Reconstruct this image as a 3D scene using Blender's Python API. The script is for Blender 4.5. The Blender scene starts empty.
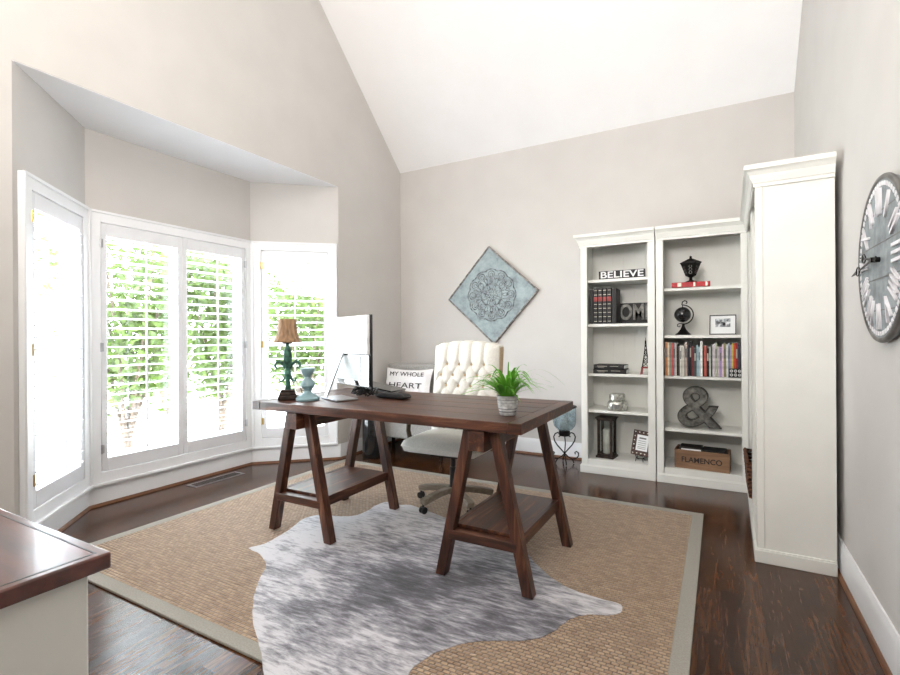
import bpy, bmesh, math, random
from mathutils import Vector, Matrix
random.seed(7)
PI = math.pi
SC = bpy.context.scene
COL = SC.collection
R = math.radians

# ---------------------------------------------------------------- materials
def new_mat(name):
    m = bpy.data.materials.new(name); m.use_nodes = True
    nt = m.node_tree; nt.nodes.clear()
    out = nt.nodes.new('ShaderNodeOutputMaterial'); b = nt.nodes.new('ShaderNodeBsdfPrincipled')
    nt.links.new(b.outputs[0], out.inputs[0])
    return m, nt, b
def lin(c):
    return tuple((x/255/12.92 if x/255 <= .04045 else ((x/255+.055)/1.055)**2.4) for x in c)
def coords(nt, scale=(1, 1, 1), rot=(0, 0, 0), kind='Object'):
    t = nt.nodes.new('ShaderNodeTexCoord'); mp = nt.nodes.new('ShaderNodeMapping')
    mp.inputs['Scale'].default_value = scale; mp.inputs['Rotation'].default_value = rot
    nt.links.new(t.outputs[kind], mp.inputs[0]); return mp.outputs[0]
def noise(nt, vec, scale, detail=4, rough=.5, dist=0):
    n = nt.nodes.new('ShaderNodeTexNoise'); n.inputs['Scale'].default_value = scale
    n.inputs['Detail'].default_value = detail; n.inputs['Roughness'].default_value = rough
    n.inputs['Distortion'].default_value = dist
    nt.links.new(vec, n.inputs['Vector']); return n.outputs[0]
def ramp(nt, fac, stops):
    r = nt.nodes.new('ShaderNodeValToRGB'); nt.links.new(fac, r.inputs[0])
    e = r.color_ramp.elements
    while len(e) < len(stops): e.new(.5)
    for i, (p, c) in enumerate(stops):
        e[i].position = p; e[i].color = (*lin(c), 1)
    return r.outputs[0]
def mix(nt, fac, a, b, mode='MIX'):
    m = nt.nodes.new('ShaderNodeMix'); m.data_type = 'RGBA'; m.blend_type = mode
    for sock, v in ((m.inputs[0], fac), (m.inputs[6], a), (m.inputs[7], b)):
        if isinstance(v, bpy.types.NodeSocket): nt.links.new(v, sock)
        elif isinstance(v, tuple): sock.default_value = (*v, 1)
        else: sock.default_value = v
    return m.outputs[2]
def bump(nt, b, h, strength, dist=.01):
    n = nt.nodes.new('ShaderNodeBump'); n.inputs['Strength'].default_value = strength
    n.inputs['Distance'].default_value = dist
    nt.links.new(h, n.inputs['Height']); nt.links.new(n.outputs[0], b.inputs['Normal'])
def mat(name, c, rough=.6, metal=0, var=.06, nscale=12, bmp=0, coat=0, trans=0, stretch=(1, 1, 1), spec=None):
    m, nt, b = new_mat(name)
    v = coords(nt, stretch)
    n = noise(nt, v, nscale)
    lo = tuple(max(0, x*(1-var*2)) for x in c); hi = tuple(min(255, x*(1+var)) for x in c)
    nt.links.new(ramp(nt, n, [(.3, lo), (.7, hi)]), b.inputs['Base Color'])
    b.inputs['Roughness'].default_value = rough; b.inputs['Metallic'].default_value = metal
    b.inputs['Coat Weight'].default_value = coat; b.inputs['Coat Roughness'].default_value = .08
    b.inputs['Transmission Weight'].default_value = trans
    if spec is not None: b.inputs['Specular IOR Level'].default_value = spec
    if bmp: bump(nt, b, n, bmp, .004)
    return m
def wood(name, dark, mid, light, rough=.4, axis='X', scale=1.0, coat=0, bmp=.25):
    m, nt, b = new_mat(name)
    st = {'X': (1.2, 14, 14), 'Y': (14, 1.2, 14), 'Z': (14, 14, 1.2)}[axis]
    v = coords(nt, tuple(s*scale for s in st))
    n = noise(nt, v, 2.0, 8, .6, .6)
    n2 = noise(nt, coords(nt, (2, 2, 2)), 1.5, 2)
    c = ramp(nt, n, [(.25, dark), (.5, mid), (.75, light)])
    c = mix(nt, .35, c, ramp(nt, n2, [(.3, dark), (.7, light)]))
    nt.links.new(c, b.inputs['Base Color'])
    b.inputs['Roughness'].default_value = rough; b.inputs['Coat Weight'].default_value = coat
    b.inputs['Coat Roughness'].default_value = .12
    bump(nt, b, n, bmp, .003)
    return m

M = {}
M['wall'] = mat('wall_paint', (205, 202, 198.5), .85, var=.008, nscale=3)
M['ceil'] = mat('ceiling_paint', (244, 244, 245), .9, var=.004, nscale=3)
M['trim'] = mat('white_trim_paint', (238, 239, 241), .35, var=.008, nscale=4)
M['shutter'] = mat('white_shutter_paint', (228, 229, 232), .4, var=.008, nscale=4)
M['bookcase'] = mat('off_white_cabinet_paint', (231, 231, 226), .38, var=.01, nscale=5)
M['brass'] = mat('brass', (205, 175, 110), .3, 1)
M['iron'] = mat('black_iron', (24, 22, 22), .45, .7, var=.2, nscale=60)
M['black'] = mat('black_plastic', (18, 18, 20), .35, var=.1)
M['glossblack'] = mat('glossy_black', (14, 16, 20), .08, coat=.6)
M['silver'] = mat('brushed_aluminium', (190, 192, 196), .28, 1)
M['white'] = mat('white_reflection', (238, 238, 240), .3)  # white of the window reflection painted on the monitor
M['cream'] = mat('cream_linen', (224, 222, 214), .7, var=.02, nscale=90, bmp=.15)
M['tan'] = mat('tan_linen', (196, 172, 140), .8, var=.05, nscale=90, bmp=.15)
M['greylinen'] = mat('grey_linen', (166, 164, 160), .9, var=.08, nscale=140, bmp=.3)
M['pillow'] = mat('white_cotton', (236, 234, 234), .9, var=.02, nscale=100, bmp=.15)
M['greywood'] = wood('weathered_grey_wood', (88, 76, 64), (130, 118, 102), (165, 155, 140), .55)
M['darkink'] = mat('black_ink', (40, 38, 38), .7)
M['patina'] = mat('green_patina', (52, 92, 78), .5, .3, var=.35, nscale=35, bmp=.3)
M['bronze'] = mat('dark_bronze', (52, 40, 34), .5, .4, var=.3, nscale=40)
M['shade'] = mat('tan_lamp_shade', (150, 118, 88), .7, var=.15, nscale=10, stretch=(6, 6, 1))
M['blue'] = mat('pale_blue_glaze', (128, 156, 162), .35, var=.05, coat=.3)
M['pot'] = mat('whitewashed_pot', (196, 196, 196), .7, var=.1, nscale=40)
M['potband'] = mat('dark_pot_band', (86, 86, 90), .7, var=.1)
M['soil'] = mat('soil', (50, 38, 28), .95, var=.3, nscale=80, bmp=.6)
M['glass'] = mat('clear_glass', (250, 252, 252), .02, trans=1, var=0)
M['blueglass'] = mat('blue_grey_glass', (206, 222, 228), .12, trans=.8, var=.06, nscale=25)
def pane_mat():
    m = bpy.data.materials.new('window_glass'); m.use_nodes = True; nt = m.node_tree; nt.nodes.clear()
    out = nt.nodes.new('ShaderNodeOutputMaterial'); tr = nt.nodes.new('ShaderNodeBsdfTransparent'); gl = nt.nodes.new('ShaderNodeBsdfGlossy')
    tr.inputs[0].default_value = (.96, .98, .98, 1); gl.inputs['Roughness'].default_value = .02
    ms = nt.nodes.new('ShaderNodeMixShader'); ms.inputs[0].default_value = .05
    nt.links.new(tr.outputs[0], ms.inputs[1]); nt.links.new(gl.outputs[0], ms.inputs[2]); nt.links.new(ms.outputs[0], out.inputs[0])
    return m
M['pane'] = pane_mat()
M['greyreflection'] = mat('pale_grey_reflection', (170, 178, 180), .4)  # paler tone of the reflection painted low on the monitor
M['candle'] = mat('white_wax', (225, 222, 212), .6)
M['mirror'] = mat('mercury_glass', (215, 215, 208), .3, .75, var=.15, nscale=50)
M['label'] = mat('grey_label', (120, 120, 118), .7)
M['paper'] = mat('white_paper', (235, 236, 236), .85, var=.01)
M['leather'] = mat('dark_studded_leather', (70, 48, 42), .6, var=.25, nscale=40)
M['zinc'] = mat('galvanised_zinc', (112, 112, 108), .45, .7, var=.2, nscale=25)
M['zincdark'] = mat('dark_zinc_rim', (62, 60, 56), .5, .6, var=.2, nscale=25)
M['bookblack'] = mat('black_book_cloth', (22, 20, 22), .55, var=.2, nscale=60)
M['gold'] = mat('silver_gilt_bands', (176, 172, 160), .4, .6)
M['redlabel'] = mat('dark_red_leather', (150, 48, 48), .5, var=.1)
M['redbook'] = mat('red_book_cloth', (186, 52, 58), .6, var=.08)
M['clockface'] = mat('blue_grey_clock_face', (142, 150, 153), .6, var=.1, nscale=18)
M['clockrim'] = mat('grey_metal_rim', (112, 110, 108), .45, .5, var=.15)
M['clockwhite'] = mat('white_numeral_paint', (232, 230, 234), .5, var=.04)
M['shoe'] = wood('shoe_moulding_wood', (70, 40, 24), (110, 70, 44), (140, 96, 62), .45, 'Y')
M['crate'] = wood('crate_wood', (84, 58, 42), (128, 94, 68), (160, 126, 96), .65)
M['basket'] = mat('brown_wicker', (96, 62, 44), .8, var=.4, nscale=60, bmp=.8)
M['olive'] = wood('chair_arm_wood', (52, 44, 32), (84, 72, 52), (112, 98, 74), .45, 'Z')

def desk_mat(name, axis):
    m, nt, b = new_mat(name)
    st = {'X': (1.0, 12, 12), 'Y': (12, 1.0, 12), 'Z': (12, 12, 1.0)}[axis]
    n = noise(nt, coords(nt, st), 2.2, 9, .62, .8)
    n2 = noise(nt, coords(nt, (3, 3, 3)), 1.6, 3)
    c = ramp(nt, n, [(.32, (20, 10, 6)), (.45, (54, 28, 17)), (.56, (92, 52, 34)), (.7, (148, 104, 76))])
    c = mix(nt, .35, c, ramp(nt, n2, [(.3, (36, 18, 11)), (.75, (92, 52, 34))]))
    nt.links.new(c, b.inputs['Base Color'])
    rr = nt.nodes.new('ShaderNodeMapRange'); nt.links.new(n, rr.inputs[0])
    rr.inputs[3].default_value = .28; rr.inputs[4].default_value = .5
    nt.links.new(rr.outputs[0], b.inputs['Roughness'])
    bump(nt, b, n, .35, .003)
    return m
M['desk'] = desk_mat('rustic_dark_desk_wood', 'X')
M['deskz'] = desk_mat('rustic_desk_leg_wood', 'Z')
M['desky'] = desk_mat('rustic_desk_beam_wood', 'Y')

def floor_mat():
    m, nt, b = new_mat('dark_walnut_floorboards')
    v = coords(nt, (1, 1, 1), (0, 0, PI/2))
    br = nt.nodes.new('ShaderNodeTexBrick'); nt.links.new(v, br.inputs['Vector'])
    br.offset = .37; br.inputs['Scale'].default_value = 1
    br.inputs['Brick Width'].default_value = 1.15; br.inputs['Row Height'].default_value = .083
    br.inputs['Mortar Size'].default_value = .0012; br.inputs['Mortar Smooth'].default_value = .3
    br.inputs['Bias'].default_value = 0
    br.inputs['Color1'].default_value = (0, 0, 0, 1); br.inputs['Color2'].default_value = (1, 1, 1, 1)
    br.inputs['Mortar'].default_value = (.3, .3, .3, 1)
    g = noise(nt, coords(nt, (20, 1.5, 1)), 2.2, 8, .6, 1.6)
    base = ramp(nt, br.outputs['Color'], [(0, (40, 22, 12)), (.5, (62, 36, 19)), (1, (92, 56, 30))])
    grain = ramp(nt, g, [(.3, (22, 11, 6)), (.45, (52, 29, 15)), (.58, (88, 53, 29)), (.75, (134, 88, 50))])
    c = mix(nt, .55, base, grain)
    c = mix(nt, br.outputs['Fac'], c, lin((18, 10, 7)))
    nt.links.new(c, b.inputs['Base Color'])
    b.inputs['Roughness'].default_value = .2
    b.inputs['Specular IOR Level'].default_value = .42
    inv = nt.nodes.new('ShaderNodeMath'); inv.operation = 'SUBTRACT'; nt.links.new(g, inv.inputs[0]); nt.links.new(br.outputs['Fac'], inv.inputs[1])
    bump(nt, b, inv.outputs[0], .06, .002)
    return m
M['floor'] = floor_mat()

def rug_mat():
    m, nt, b = new_mat('woven_seagrass')
    v = coords(nt, (1, 1, 1))
    w = nt.nodes.new('ShaderNodeTexBrick'); nt.links.new(v, w.inputs['Vector'])
    w.offset = .5; w.inputs['Scale'].default_value = 1
    w.inputs['Brick Width'].default_value = .030; w.inputs['Row Height'].default_value = .019
    w.inputs['Mortar Size'].default_value = .0045; w.inputs['Mortar Smooth'].default_value = 1.0
    w.inputs['Color1'].default_value = (*lin((200, 170, 138)), 1)
    w.inputs['Color2'].default_value = (*lin((154, 122, 94)), 1)
    w.inputs['Mortar'].default_value = (*lin((84, 60, 44)), 1)
    n = noise(nt, coords(nt, (3, 30, 1)), 3, 5)
    c = mix(nt, .4, w.outputs['Color'], ramp(nt, n, [(.3, (138, 108, 82)), (.7, (208, 182, 150))]))
    nt.links.new(c, b.inputs['Base Color'])
    b.inputs['Roughness'].default_value = .75
    inv = nt.nodes.new('ShaderNodeMath'); inv.operation = 'SUBTRACT'; inv.inputs[0].default_value = 1
    nt.links.new(w.outputs['Fac'], inv.inputs[1])
    bump(nt, b, inv.outputs[0], 1.0, .007); b.inputs['Sheen Weight'].default_value = .3
    return m
M['rug'] = rug_mat()
M['rugedge'] = mat('taupe_cotton_binding', (162, 158, 149), .85, var=.04, nscale=150, bmp=.25)

def hide_mat():
    m, nt, b = new_mat('grey_brindle_cowhide')
    st = noise(nt, coords(nt, (6, 26, 4), (0, 0, R(-22))), 1.5, 10, .7, .25)
    big = noise(nt, coords(nt, (1, 1.6, 1), (0, 0, R(-22))), 2.4, 4, .55)
    # a darker spine runs lengthwise from the neck to the tail
    tc = nt.nodes.new('ShaderNodeTexCoord'); mp = nt.nodes.new('ShaderNodeMapping')
    mp.inputs['Location'].default_value = (1.25, -2.02, 0); mp.vector_type = 'POINT'
    nt.links.new(tc.outputs['Object'], mp.inputs[0])
    ln = nt.nodes.new('ShaderNodeVectorMath'); ln.operation = 'LENGTH'
    sc = nt.nodes.new('ShaderNodeVectorMath'); sc.operation = 'MULTIPLY'; sc.inputs[1].default_value = (1.0, 1.15, 0)
    nt.links.new(mp.outputs[0], sc.inputs[0]); nt.links.new(sc.outputs[0], ln.inputs[0])
    mr = nt.nodes.new('ShaderNodeMapRange'); nt.links.new(ln.outputs['Value'], mr.inputs[0])
    mr.inputs[1].default_value = .15; mr.inputs[2].default_value = 1.15; mr.inputs[3].default_value = -.10; mr.inputs[4].default_value = .2
    a1 = nt.nodes.new('ShaderNodeMath'); a1.operation = 'ADD'; nt.links.new(st, a1.inputs[0]); nt.links.new(mr.outputs[0], a1.inputs[1])
    mr2 = nt.nodes.new('ShaderNodeMapRange'); nt.links.new(big, mr2.inputs[0]); mr2.inputs[3].default_value = -.34; mr2.inputs[4].default_value = .34
    a2 = nt.nodes.new('ShaderNodeMath'); a2.operation = 'ADD'; nt.links.new(a1.outputs[0], a2.inputs[0]); nt.links.new(mr2.outputs[0], a2.inputs[1])
    c = ramp(nt, a2.outputs[0], [(.26, (54, 52, 58)), (.42, (100, 98, 106)), (.54, (156, 154, 162)), (.68, (214, 212, 216))])
    nt.links.new(c, b.inputs['Base Color'])
    b.inputs['Roughness'].default_value = .55; b.inputs['Sheen Weight'].default_value = .3
    bump(nt, b, st, .5, .008)
    return m
M['hide'] = hide_mat()

def art_mat():
    m, nt, b = new_mat('distressed_pale_blue_wood')
    n = noise(nt, coords(nt), 9, 8, .65)
    c = ramp(nt, n, [(.3, (112, 122, 126)), (.48, (148, 162, 166)), (.7, (172, 186, 188))])
    nt.links.new(c, b.inputs['Base Color']); b.inputs['Roughness'].default_value = .7
    bump(nt, b, n, .3, .003); return m
M['art'] = art_mat()
M['artline'] = mat('worn_grey_relief', (128, 134, 136), .7, var=.25, nscale=40)
M['artedge'] = mat('brown_grey_frame_edge', (146, 142, 138), .7, var=.2, nscale=30)
M['leaf'] = None
def leaf_mat(name, c1, c2, tr=.35):
    m, nt, b = new_mat(name)
    n = noise(nt, coords(nt), 5, 3)
    nt.links.new(ramp(nt, n, [(.3, c1), (.7, c2)]), b.inputs['Base Color'])
    b.inputs['Roughness'].default_value = .5
    t = nt.nodes.new('ShaderNodeBsdfTranslucent'); t.inputs[0].default_value = (*lin(c2), 1)
    ms = nt.nodes.new('ShaderNodeMixShader'); ms.inputs[0].default_value = tr
    out = [x for x in nt.nodes if x.type == 'OUTPUT_MATERIAL'][0]
    nt.links.new(b.outputs[0], ms.inputs[1]); nt.links.new(t.outputs[0], ms.inputs[2]); nt.links.new(ms.outputs[0], out.inputs[0])
    return m
M['grass'] = leaf_mat('bright_green_blades', (40, 112, 26), (136, 204, 76), .3)
M['tree1'] = leaf_mat('tree_leaves', (22, 42, 10), (84, 106, 40), .3)
M['bark'] = mat('tree_bark', (84, 72, 62), .9, var=.2, nscale=30)
M['ground'] = mat('pale_paving', (234, 233, 228), .9, var=.02, nscale=2)
M['lawn'] = mat('lawn', (96, 128, 70), .95, var=.15, nscale=12)

# ---------------------------------------------------------------- mesh builder
class MB:
    def __init__(s): s.bm = bmesh.new()
    def box(s, x0, x1, y0, y1, z0, z1, mtx=None):
        vs = [s.bm.verts.new(p) for p in ((x0,y0,z0),(x1,y0,z0),(x1,y1,z0),(x0,y1,z0),(x0,y0,z1),(x1,y0,z1),(x1,y1,z1),(x0,y1,z1))]
        if mtx:
            for v in vs: v.co = mtx @ v.co
        for f in ((3,2,1,0),(4,5,6,7),(0,1,5,4),(1,2,6,5),(2,3,7,6),(3,0,4,7)): s.bm.faces.new([vs[i] for i in f])
        return s
    def poly(s, pts, off):                      # prism: polygon pts extruded by vector off
        off = Vector(off); a = [s.bm.verts.new(p) for p in pts]; b = [s.bm.verts.new(Vector(p)+off) for p in pts]
        f0 = s.bm.faces.new(a); f1 = s.bm.faces.new(list(reversed(b)))
        n = len(pts)
        for i in range(n): s.bm.faces.new((a[(i+1) % n], a[i], b[i], b[(i+1) % n]))
        return s
    def bar(s, p, q, w, h, up=(0, 0, 1)):       # square bar from p to q
        p, q = Vector(p), Vector(q); d = (q-p).normalized(); up = Vector(up)
        sd = d.cross(up).normalized(); u = sd.cross(d)
        c = [(-w/2,-h/2),(w/2,-h/2),(w/2,h/2),(-w/2,h/2)]
        a = [s.bm.verts.new(p+sd*x+u*y) for x, y in c]; b = [s.bm.verts.new(q+sd*x+u*y) for x, y in c]
        s.bm.faces.new(list(reversed(a))); s.bm.faces.new(b)
        for i in range(4): s.bm.faces.new((a[i], a[(i+1) % 4], b[(i+1) % 4], b[i]))
        return s
    def tube(s, pts, r, n=8, close=False, cap=True):
        pts = [Vector(p) for p in pts]; m = len(pts)
        rs = r if isinstance(r, (list, tuple)) else [r]*m
        rings = []; prev = None
        for i, p in enumerate(pts):
            if close: d = pts[(i+1) % m]-pts[i-1]
            else: d = pts[min(i+1, m-1)]-pts[max(i-1, 0)]
            d.normalize()
            if prev is None:
                a = Vector((0, 0, 1)) if abs(d.z) < .9 else Vector((1, 0, 0))
                u = d.cross(a).normalized()
            else:
                u = (prev-d*prev.dot(d)); u = u.normalized() if u.length > 1e-6 else d.orthogonal().normalized()
            prev = u; v = d.cross(u)
            rings.append([s.bm.verts.new(p+(u*math.cos(2*PI*k/n)+v*math.sin(2*PI*k/n))*rs[i]) for k in range(n)])
        for i in range(m if close else m-1):
            a, b = rings[i], rings[(i+1) % m]
            for k in range(n): s.bm.faces.new((a[k], a[(k+1) % n], b[(k+1) % n], b[k]))
        if not close and cap:
            s.bm.faces.new(list(reversed(rings[0]))); s.bm.faces.new(rings[-1])
        return s
    def lathe(s, prof, c=(0, 0, 0), n=32, mtx=None, cap=True):
        rings = []
        for r, z in prof:
            rings.append([s.bm.verts.new((c[0]+r*math.cos(2*PI*k/n), c[1]+r*math.sin(2*PI*k/n), c[2]+z)) for k in range(n)])
        if mtx:
            for g in rings:
                for v in g: v.co = mtx @ v.co
        for a, b in zip(rings, rings[1:]):
            for k in range(n): s.bm.faces.new((a[k], a[(k+1) % n], b[(k+1) % n], b[k]))
        if cap:
            if prof[0][0] > 1e-6: s.bm.faces.new(list(reversed(rings[0])))
            if prof[-1][0] > 1e-6: s.bm.faces.new(rings[-1])
        return s
    def ball(s, c, r, sc=(1, 1, 1), n=12):
        bmesh.ops.create_uvsphere(s.bm, u_segments=n*2, v_segments=n, radius=r,
            matrix=Matrix.Translation(c) @ Matrix.Diagonal((*sc, 1)))
        return s
    def done(s, name, m, parent=None, smooth=True, bevel=0, seg=2, loc=None, recalc=True):
        bmesh.ops.remove_doubles(s.bm, verts=s.bm.verts, dist=1e-6)
        if recalc: bmesh.ops.recalc_face_normals(s.bm, faces=s.bm.faces)
        me = bpy.data.meshes.new(name); s.bm.to_mesh(me); s.bm.free()
        if isinstance(m, str): m = M[m]
        me.materials.append(m)
        if smooth:
            for p in me.polygons: p.use_smooth = True
            me.set_sharp_from_angle(angle=R(38))
        o = bpy.data.objects.new(name, me); COL.objects.link(o)
        if parent: o.parent = parent
        if loc: o.location = loc
        if bevel:
            b = o.modifiers.new('bevel', 'BEVEL'); b.width = bevel; b.segments = seg; b.limit_method = 'ANGLE'; b.angle_limit = R(40)
        return o
def tag(o, label, cat, group=None, kind=None):
    o['label'] = label; o['category'] = cat
    if group: o['group'] = group
    if kind: o['kind'] = kind
    return o
def thing(name, label, cat, loc=(0, 0, 0), rz=0, group=None):
    o = bpy.data.objects.new(name, None); COL.objects.link(o); o.empty_display_size = .05
    o.location = loc; o.rotation_euler = (0, 0, rz)
    return tag(o, label, cat, group)
def struct(o): o['kind'] = 'structure'; return o
def text_mesh(txt, size, depth, name, m, parent, mtx, align='CENTER', width=None, bold=0):
    cu = bpy.data.curves.new('t', 'FONT'); cu.body = txt; cu.size = size; cu.extrude = depth; cu.offset = bold
    cu.align_x = align; cu.align_y = 'CENTER'
    t = bpy.data.objects.new('t', cu); COL.objects.link(t)
    bpy.context.view_layer.update()
    me = bpy.data.meshes.new_from_object(t.evaluated_get(bpy.context.evaluated_depsgraph_get()))
    bpy.data.objects.remove(t); bpy.data.curves.remove(cu)
    if width:
        xs = [v.co.x for v in me.vertices]; k = width/(max(xs)-min(xs))
        me.transform(Matrix.Diagonal((k, 1, 1, 1)))
    me.transform(mtx); me.materials.clear(); me.materials.append(M[m]); me.name = name
    o = bpy.data.objects.new(name, me); COL.objects.link(o); o.parent = parent
    return o
# text that reads from -Y (stands upright, faces the viewer at -Y)
def FRONT(x, y, z, tilt=0): return Matrix.Translation((x, y, z)) @ Matrix.Rotation(R(90)+tilt, 4, 'X')

# ---------------------------------------------------------------- room
XL, XR, YB, YF = -3.455, .555, 4.955, -1.6
ZC, SL, YR = 3.29, .95, 1.65
ZR = ZC+SL*(YB-YR)
def zce(y): return ZC+SL*(YB-y) if y >= YR else ZR-SL*(YR-y)
ZS, BX = 2.825, -4.099
B0, B1, B2, B3 = 1.177, 1.818, 3.26, 3.834
T = .14

struct(MB().box(BX-.3, XR+.2, YF-.2, YB+.2, -.15, 0).done('floor', 'floor', smooth=False))
# ceiling: two slopes
m_ = MB()
m_.poly([(XL-.2, YB+.2, ZC-.2*SL), (XL-.2, YR, ZR), (XL-.2, YF-.2, zce(YF)-.2*SL), (XL-.2, YF-.2, zce(YF)+.2-.2*SL), (XL-.2, YR, ZR+.25), (XL-.2, YB+.2, ZC+.2-.2*SL)], (XR-XL+.4, 0, 0))
struct(m_.done('ceiling', 'ceil', smooth=False))
struct(MB().box(XL-.2, XR+.2, YB, YB+T, 0, ZC).done('wall_back', 'wall', smooth=False))
def gable(x, dx, pts, name): return struct(MB().poly([(x, y, z) for y, z in pts], (dx, 0, 0)).done(name, 'wall', smooth=False))
gable(XR, T, [(YF-.1, 0), (YB+.1, 0), (YB+.1, ZC-.05), (YR, ZR+.05), (YF-.1, zce(YF))], 'wall_right')
# left wall with the bay opening cut out (a notch from the floor)
struct(MB().poly([(XL, y, z) for y, z in [(YF-.1, 0), (B0, 0), (B0, ZS-.0), (B3, ZS-.0), (B3, 0), (YB+.1, 0), (YB+.1, ZC-.05), (YR, ZR+.05), (YF-.1, zce(YF))]], (-T*.6, 0, 0)).done('wall_left', 'wall', smooth=False))
# front wall, behind the camera, with a wide window
def wall_with_hole(name, P, Q, z0, z1, s0, s1, h0, h1, th, m='wall'):
    P, Q = Vector(P), Vector(Q); d = (Q-P); L = d.length; d.normalize(); n = Vector((d.y, -d.x, 0))*th
    mb = MB()
    def pc(a, b, c, e):
        if b-a < 1e-5 or e-c < 1e-5: return
        mb.poly([(P.x+d.x*a, P.y+d.y*a, c), (P.x+d.x*b, P.y+d.y*b, c), (P.x+d.x*b, P.y+d.y*b, e), (P.x+d.x*a, P.y+d.y*a, e)], n)
    pc(0, s0, z0, z1); pc(s1, L, z0, z1); pc(s0, s1, z0, h0); pc(s0, s1, h1, z1)
    return struct(mb.done(name, m, smooth=False))
struct(MB().box(XL-.1, XR+.1, YF-.14, YF, 0, zce(YF)+.02).done('wall_front', 'wall', smooth=False))

# bay: soffit, three short walls, outside roof
struct(MB().poly([(XL-.004, B0+.001, ZS-.004), (XL-.004, B3-.001, ZS-.004), (BX-.12, B2+.05, ZS-.004), (BX-.12, B1-.05, ZS-.004)], (0, 0, .15)).done('ceiling.001', 'ceil', smooth=False))
ZT, ZB = 2.221, .175            # casing top / bottom
segs = [('left', (XL, B0, 0), (BX, B1, 0)), ('center', (BX, B1, 0), (BX, B2, 0)), ('right', (BX, B2, 0), (XL, B3, 0))]
windows = []
for name, P, Q in segs:
    L = (Vector(Q)-Vector(P)).length
    s0, s1 = {'left': (.13, L-.10), 'center': (.085, L-.075), 'right': (.10, L-.105)}[name]
    wall_with_hole('wall_bay_'+name, P, Q, 0, ZS, s0, s1, ZB+.07, ZT-.08, -.12)
    windows.append((name, Vector(P), Vector(Q), L, s0, s1))

def seg_empty(P, Q):  # local frame: x along the wall, -y into the room
    d = Q-P; return math.atan2(d.y, d.x)
wn = 0
shut_labels = {
 ('left', 0): 'tall white louvred shutter in the narrow angled window beside the left bay corner',
 ('center', 0): 'left of the two white louvred shutters in the wide middle bay window',
 ('center', 1): 'right of the two white louvred shutters in the wide middle bay window',
 ('right', 0): 'white louvred shutter in the angled window behind the table lamp'}
def shutter(parent_loc, rz, x0, x1, z0, z1, label, hinge_side, rod_x=None, n_mid=False):
    t = thing('window_shutter', label, 'shutter', parent_loc, rz, 'white louvred shutters of the bay')
    st, rl = .042, .095
    y0, y1 = -.022, .008
    mb = MB()
    mb.box(x0, x0+st, y0, y1, z0, z1); mb.box(x1-st, x1, y0, y1, z0, z1)
    mb.box(x0+st, x1-st, y0, y1, z0, z0+rl); mb.box(x0+st, x1-st, y0, y1, z1-rl, z1)
    mb.done('shutter_frame', 'shutter', t, bevel=.003)
    lo = MB(); a, b = x0+st+.002, x1-st-.002; za, zb_ = z0+rl, z1-rl
    n = round((zb_-za)/.0745); sp = (zb_-za)/n
    for i in range(n):
        zc = za+sp*(i+.5); k = 10; ring0 = []; ring1 = []
        ang = R(-3)
        for j in range(k):
            th = 2*PI*j/k; ex, ez = .038*math.cos(th), .0055*math.sin(th)
            yy = -.007+ex*math.cos(ang)-ez*math.sin(ang); zz = zc+ex*math.sin(ang)+ez*math.cos(ang)
            ring0.append(lo.bm.verts.new((a, yy, zz))); ring1.append(lo.bm.verts.new((b, yy, zz)))
        for j in range(k): lo.bm.faces.new((ring0[j], ring0[(j+1) % k], ring1[(j+1) % k], ring1[j]))
        lo.bm.faces.new(ring0); lo.bm.faces.new(list(reversed(ring1)))
    lo.done('louvers', 'shutter', t)
    xm = rod_x if rod_x else (a+b)/2
    MB().box(xm-.006, xm+.006, -.058, -.046, za+.03, zb_-.04).done('tilt_rod', 'shutter', t, bevel=.002)
    for f in (.09, .5, .92):
        zh = z0+(z1-z0)*f; xh = x0-.004 if hinge_side == 'L' else x1+.004
        hb = MB().box(xh-.019, xh+.019, y0-.006, y0-.001, zh-.032, zh+.032); hb.tube([(xh, y0-.008, zh-.034), (xh, y0-.008, zh+.034)], .006, 8)
        hb.done('hinge', 'silver' if 'middle' in label else 'brass', t)
    return t
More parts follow.
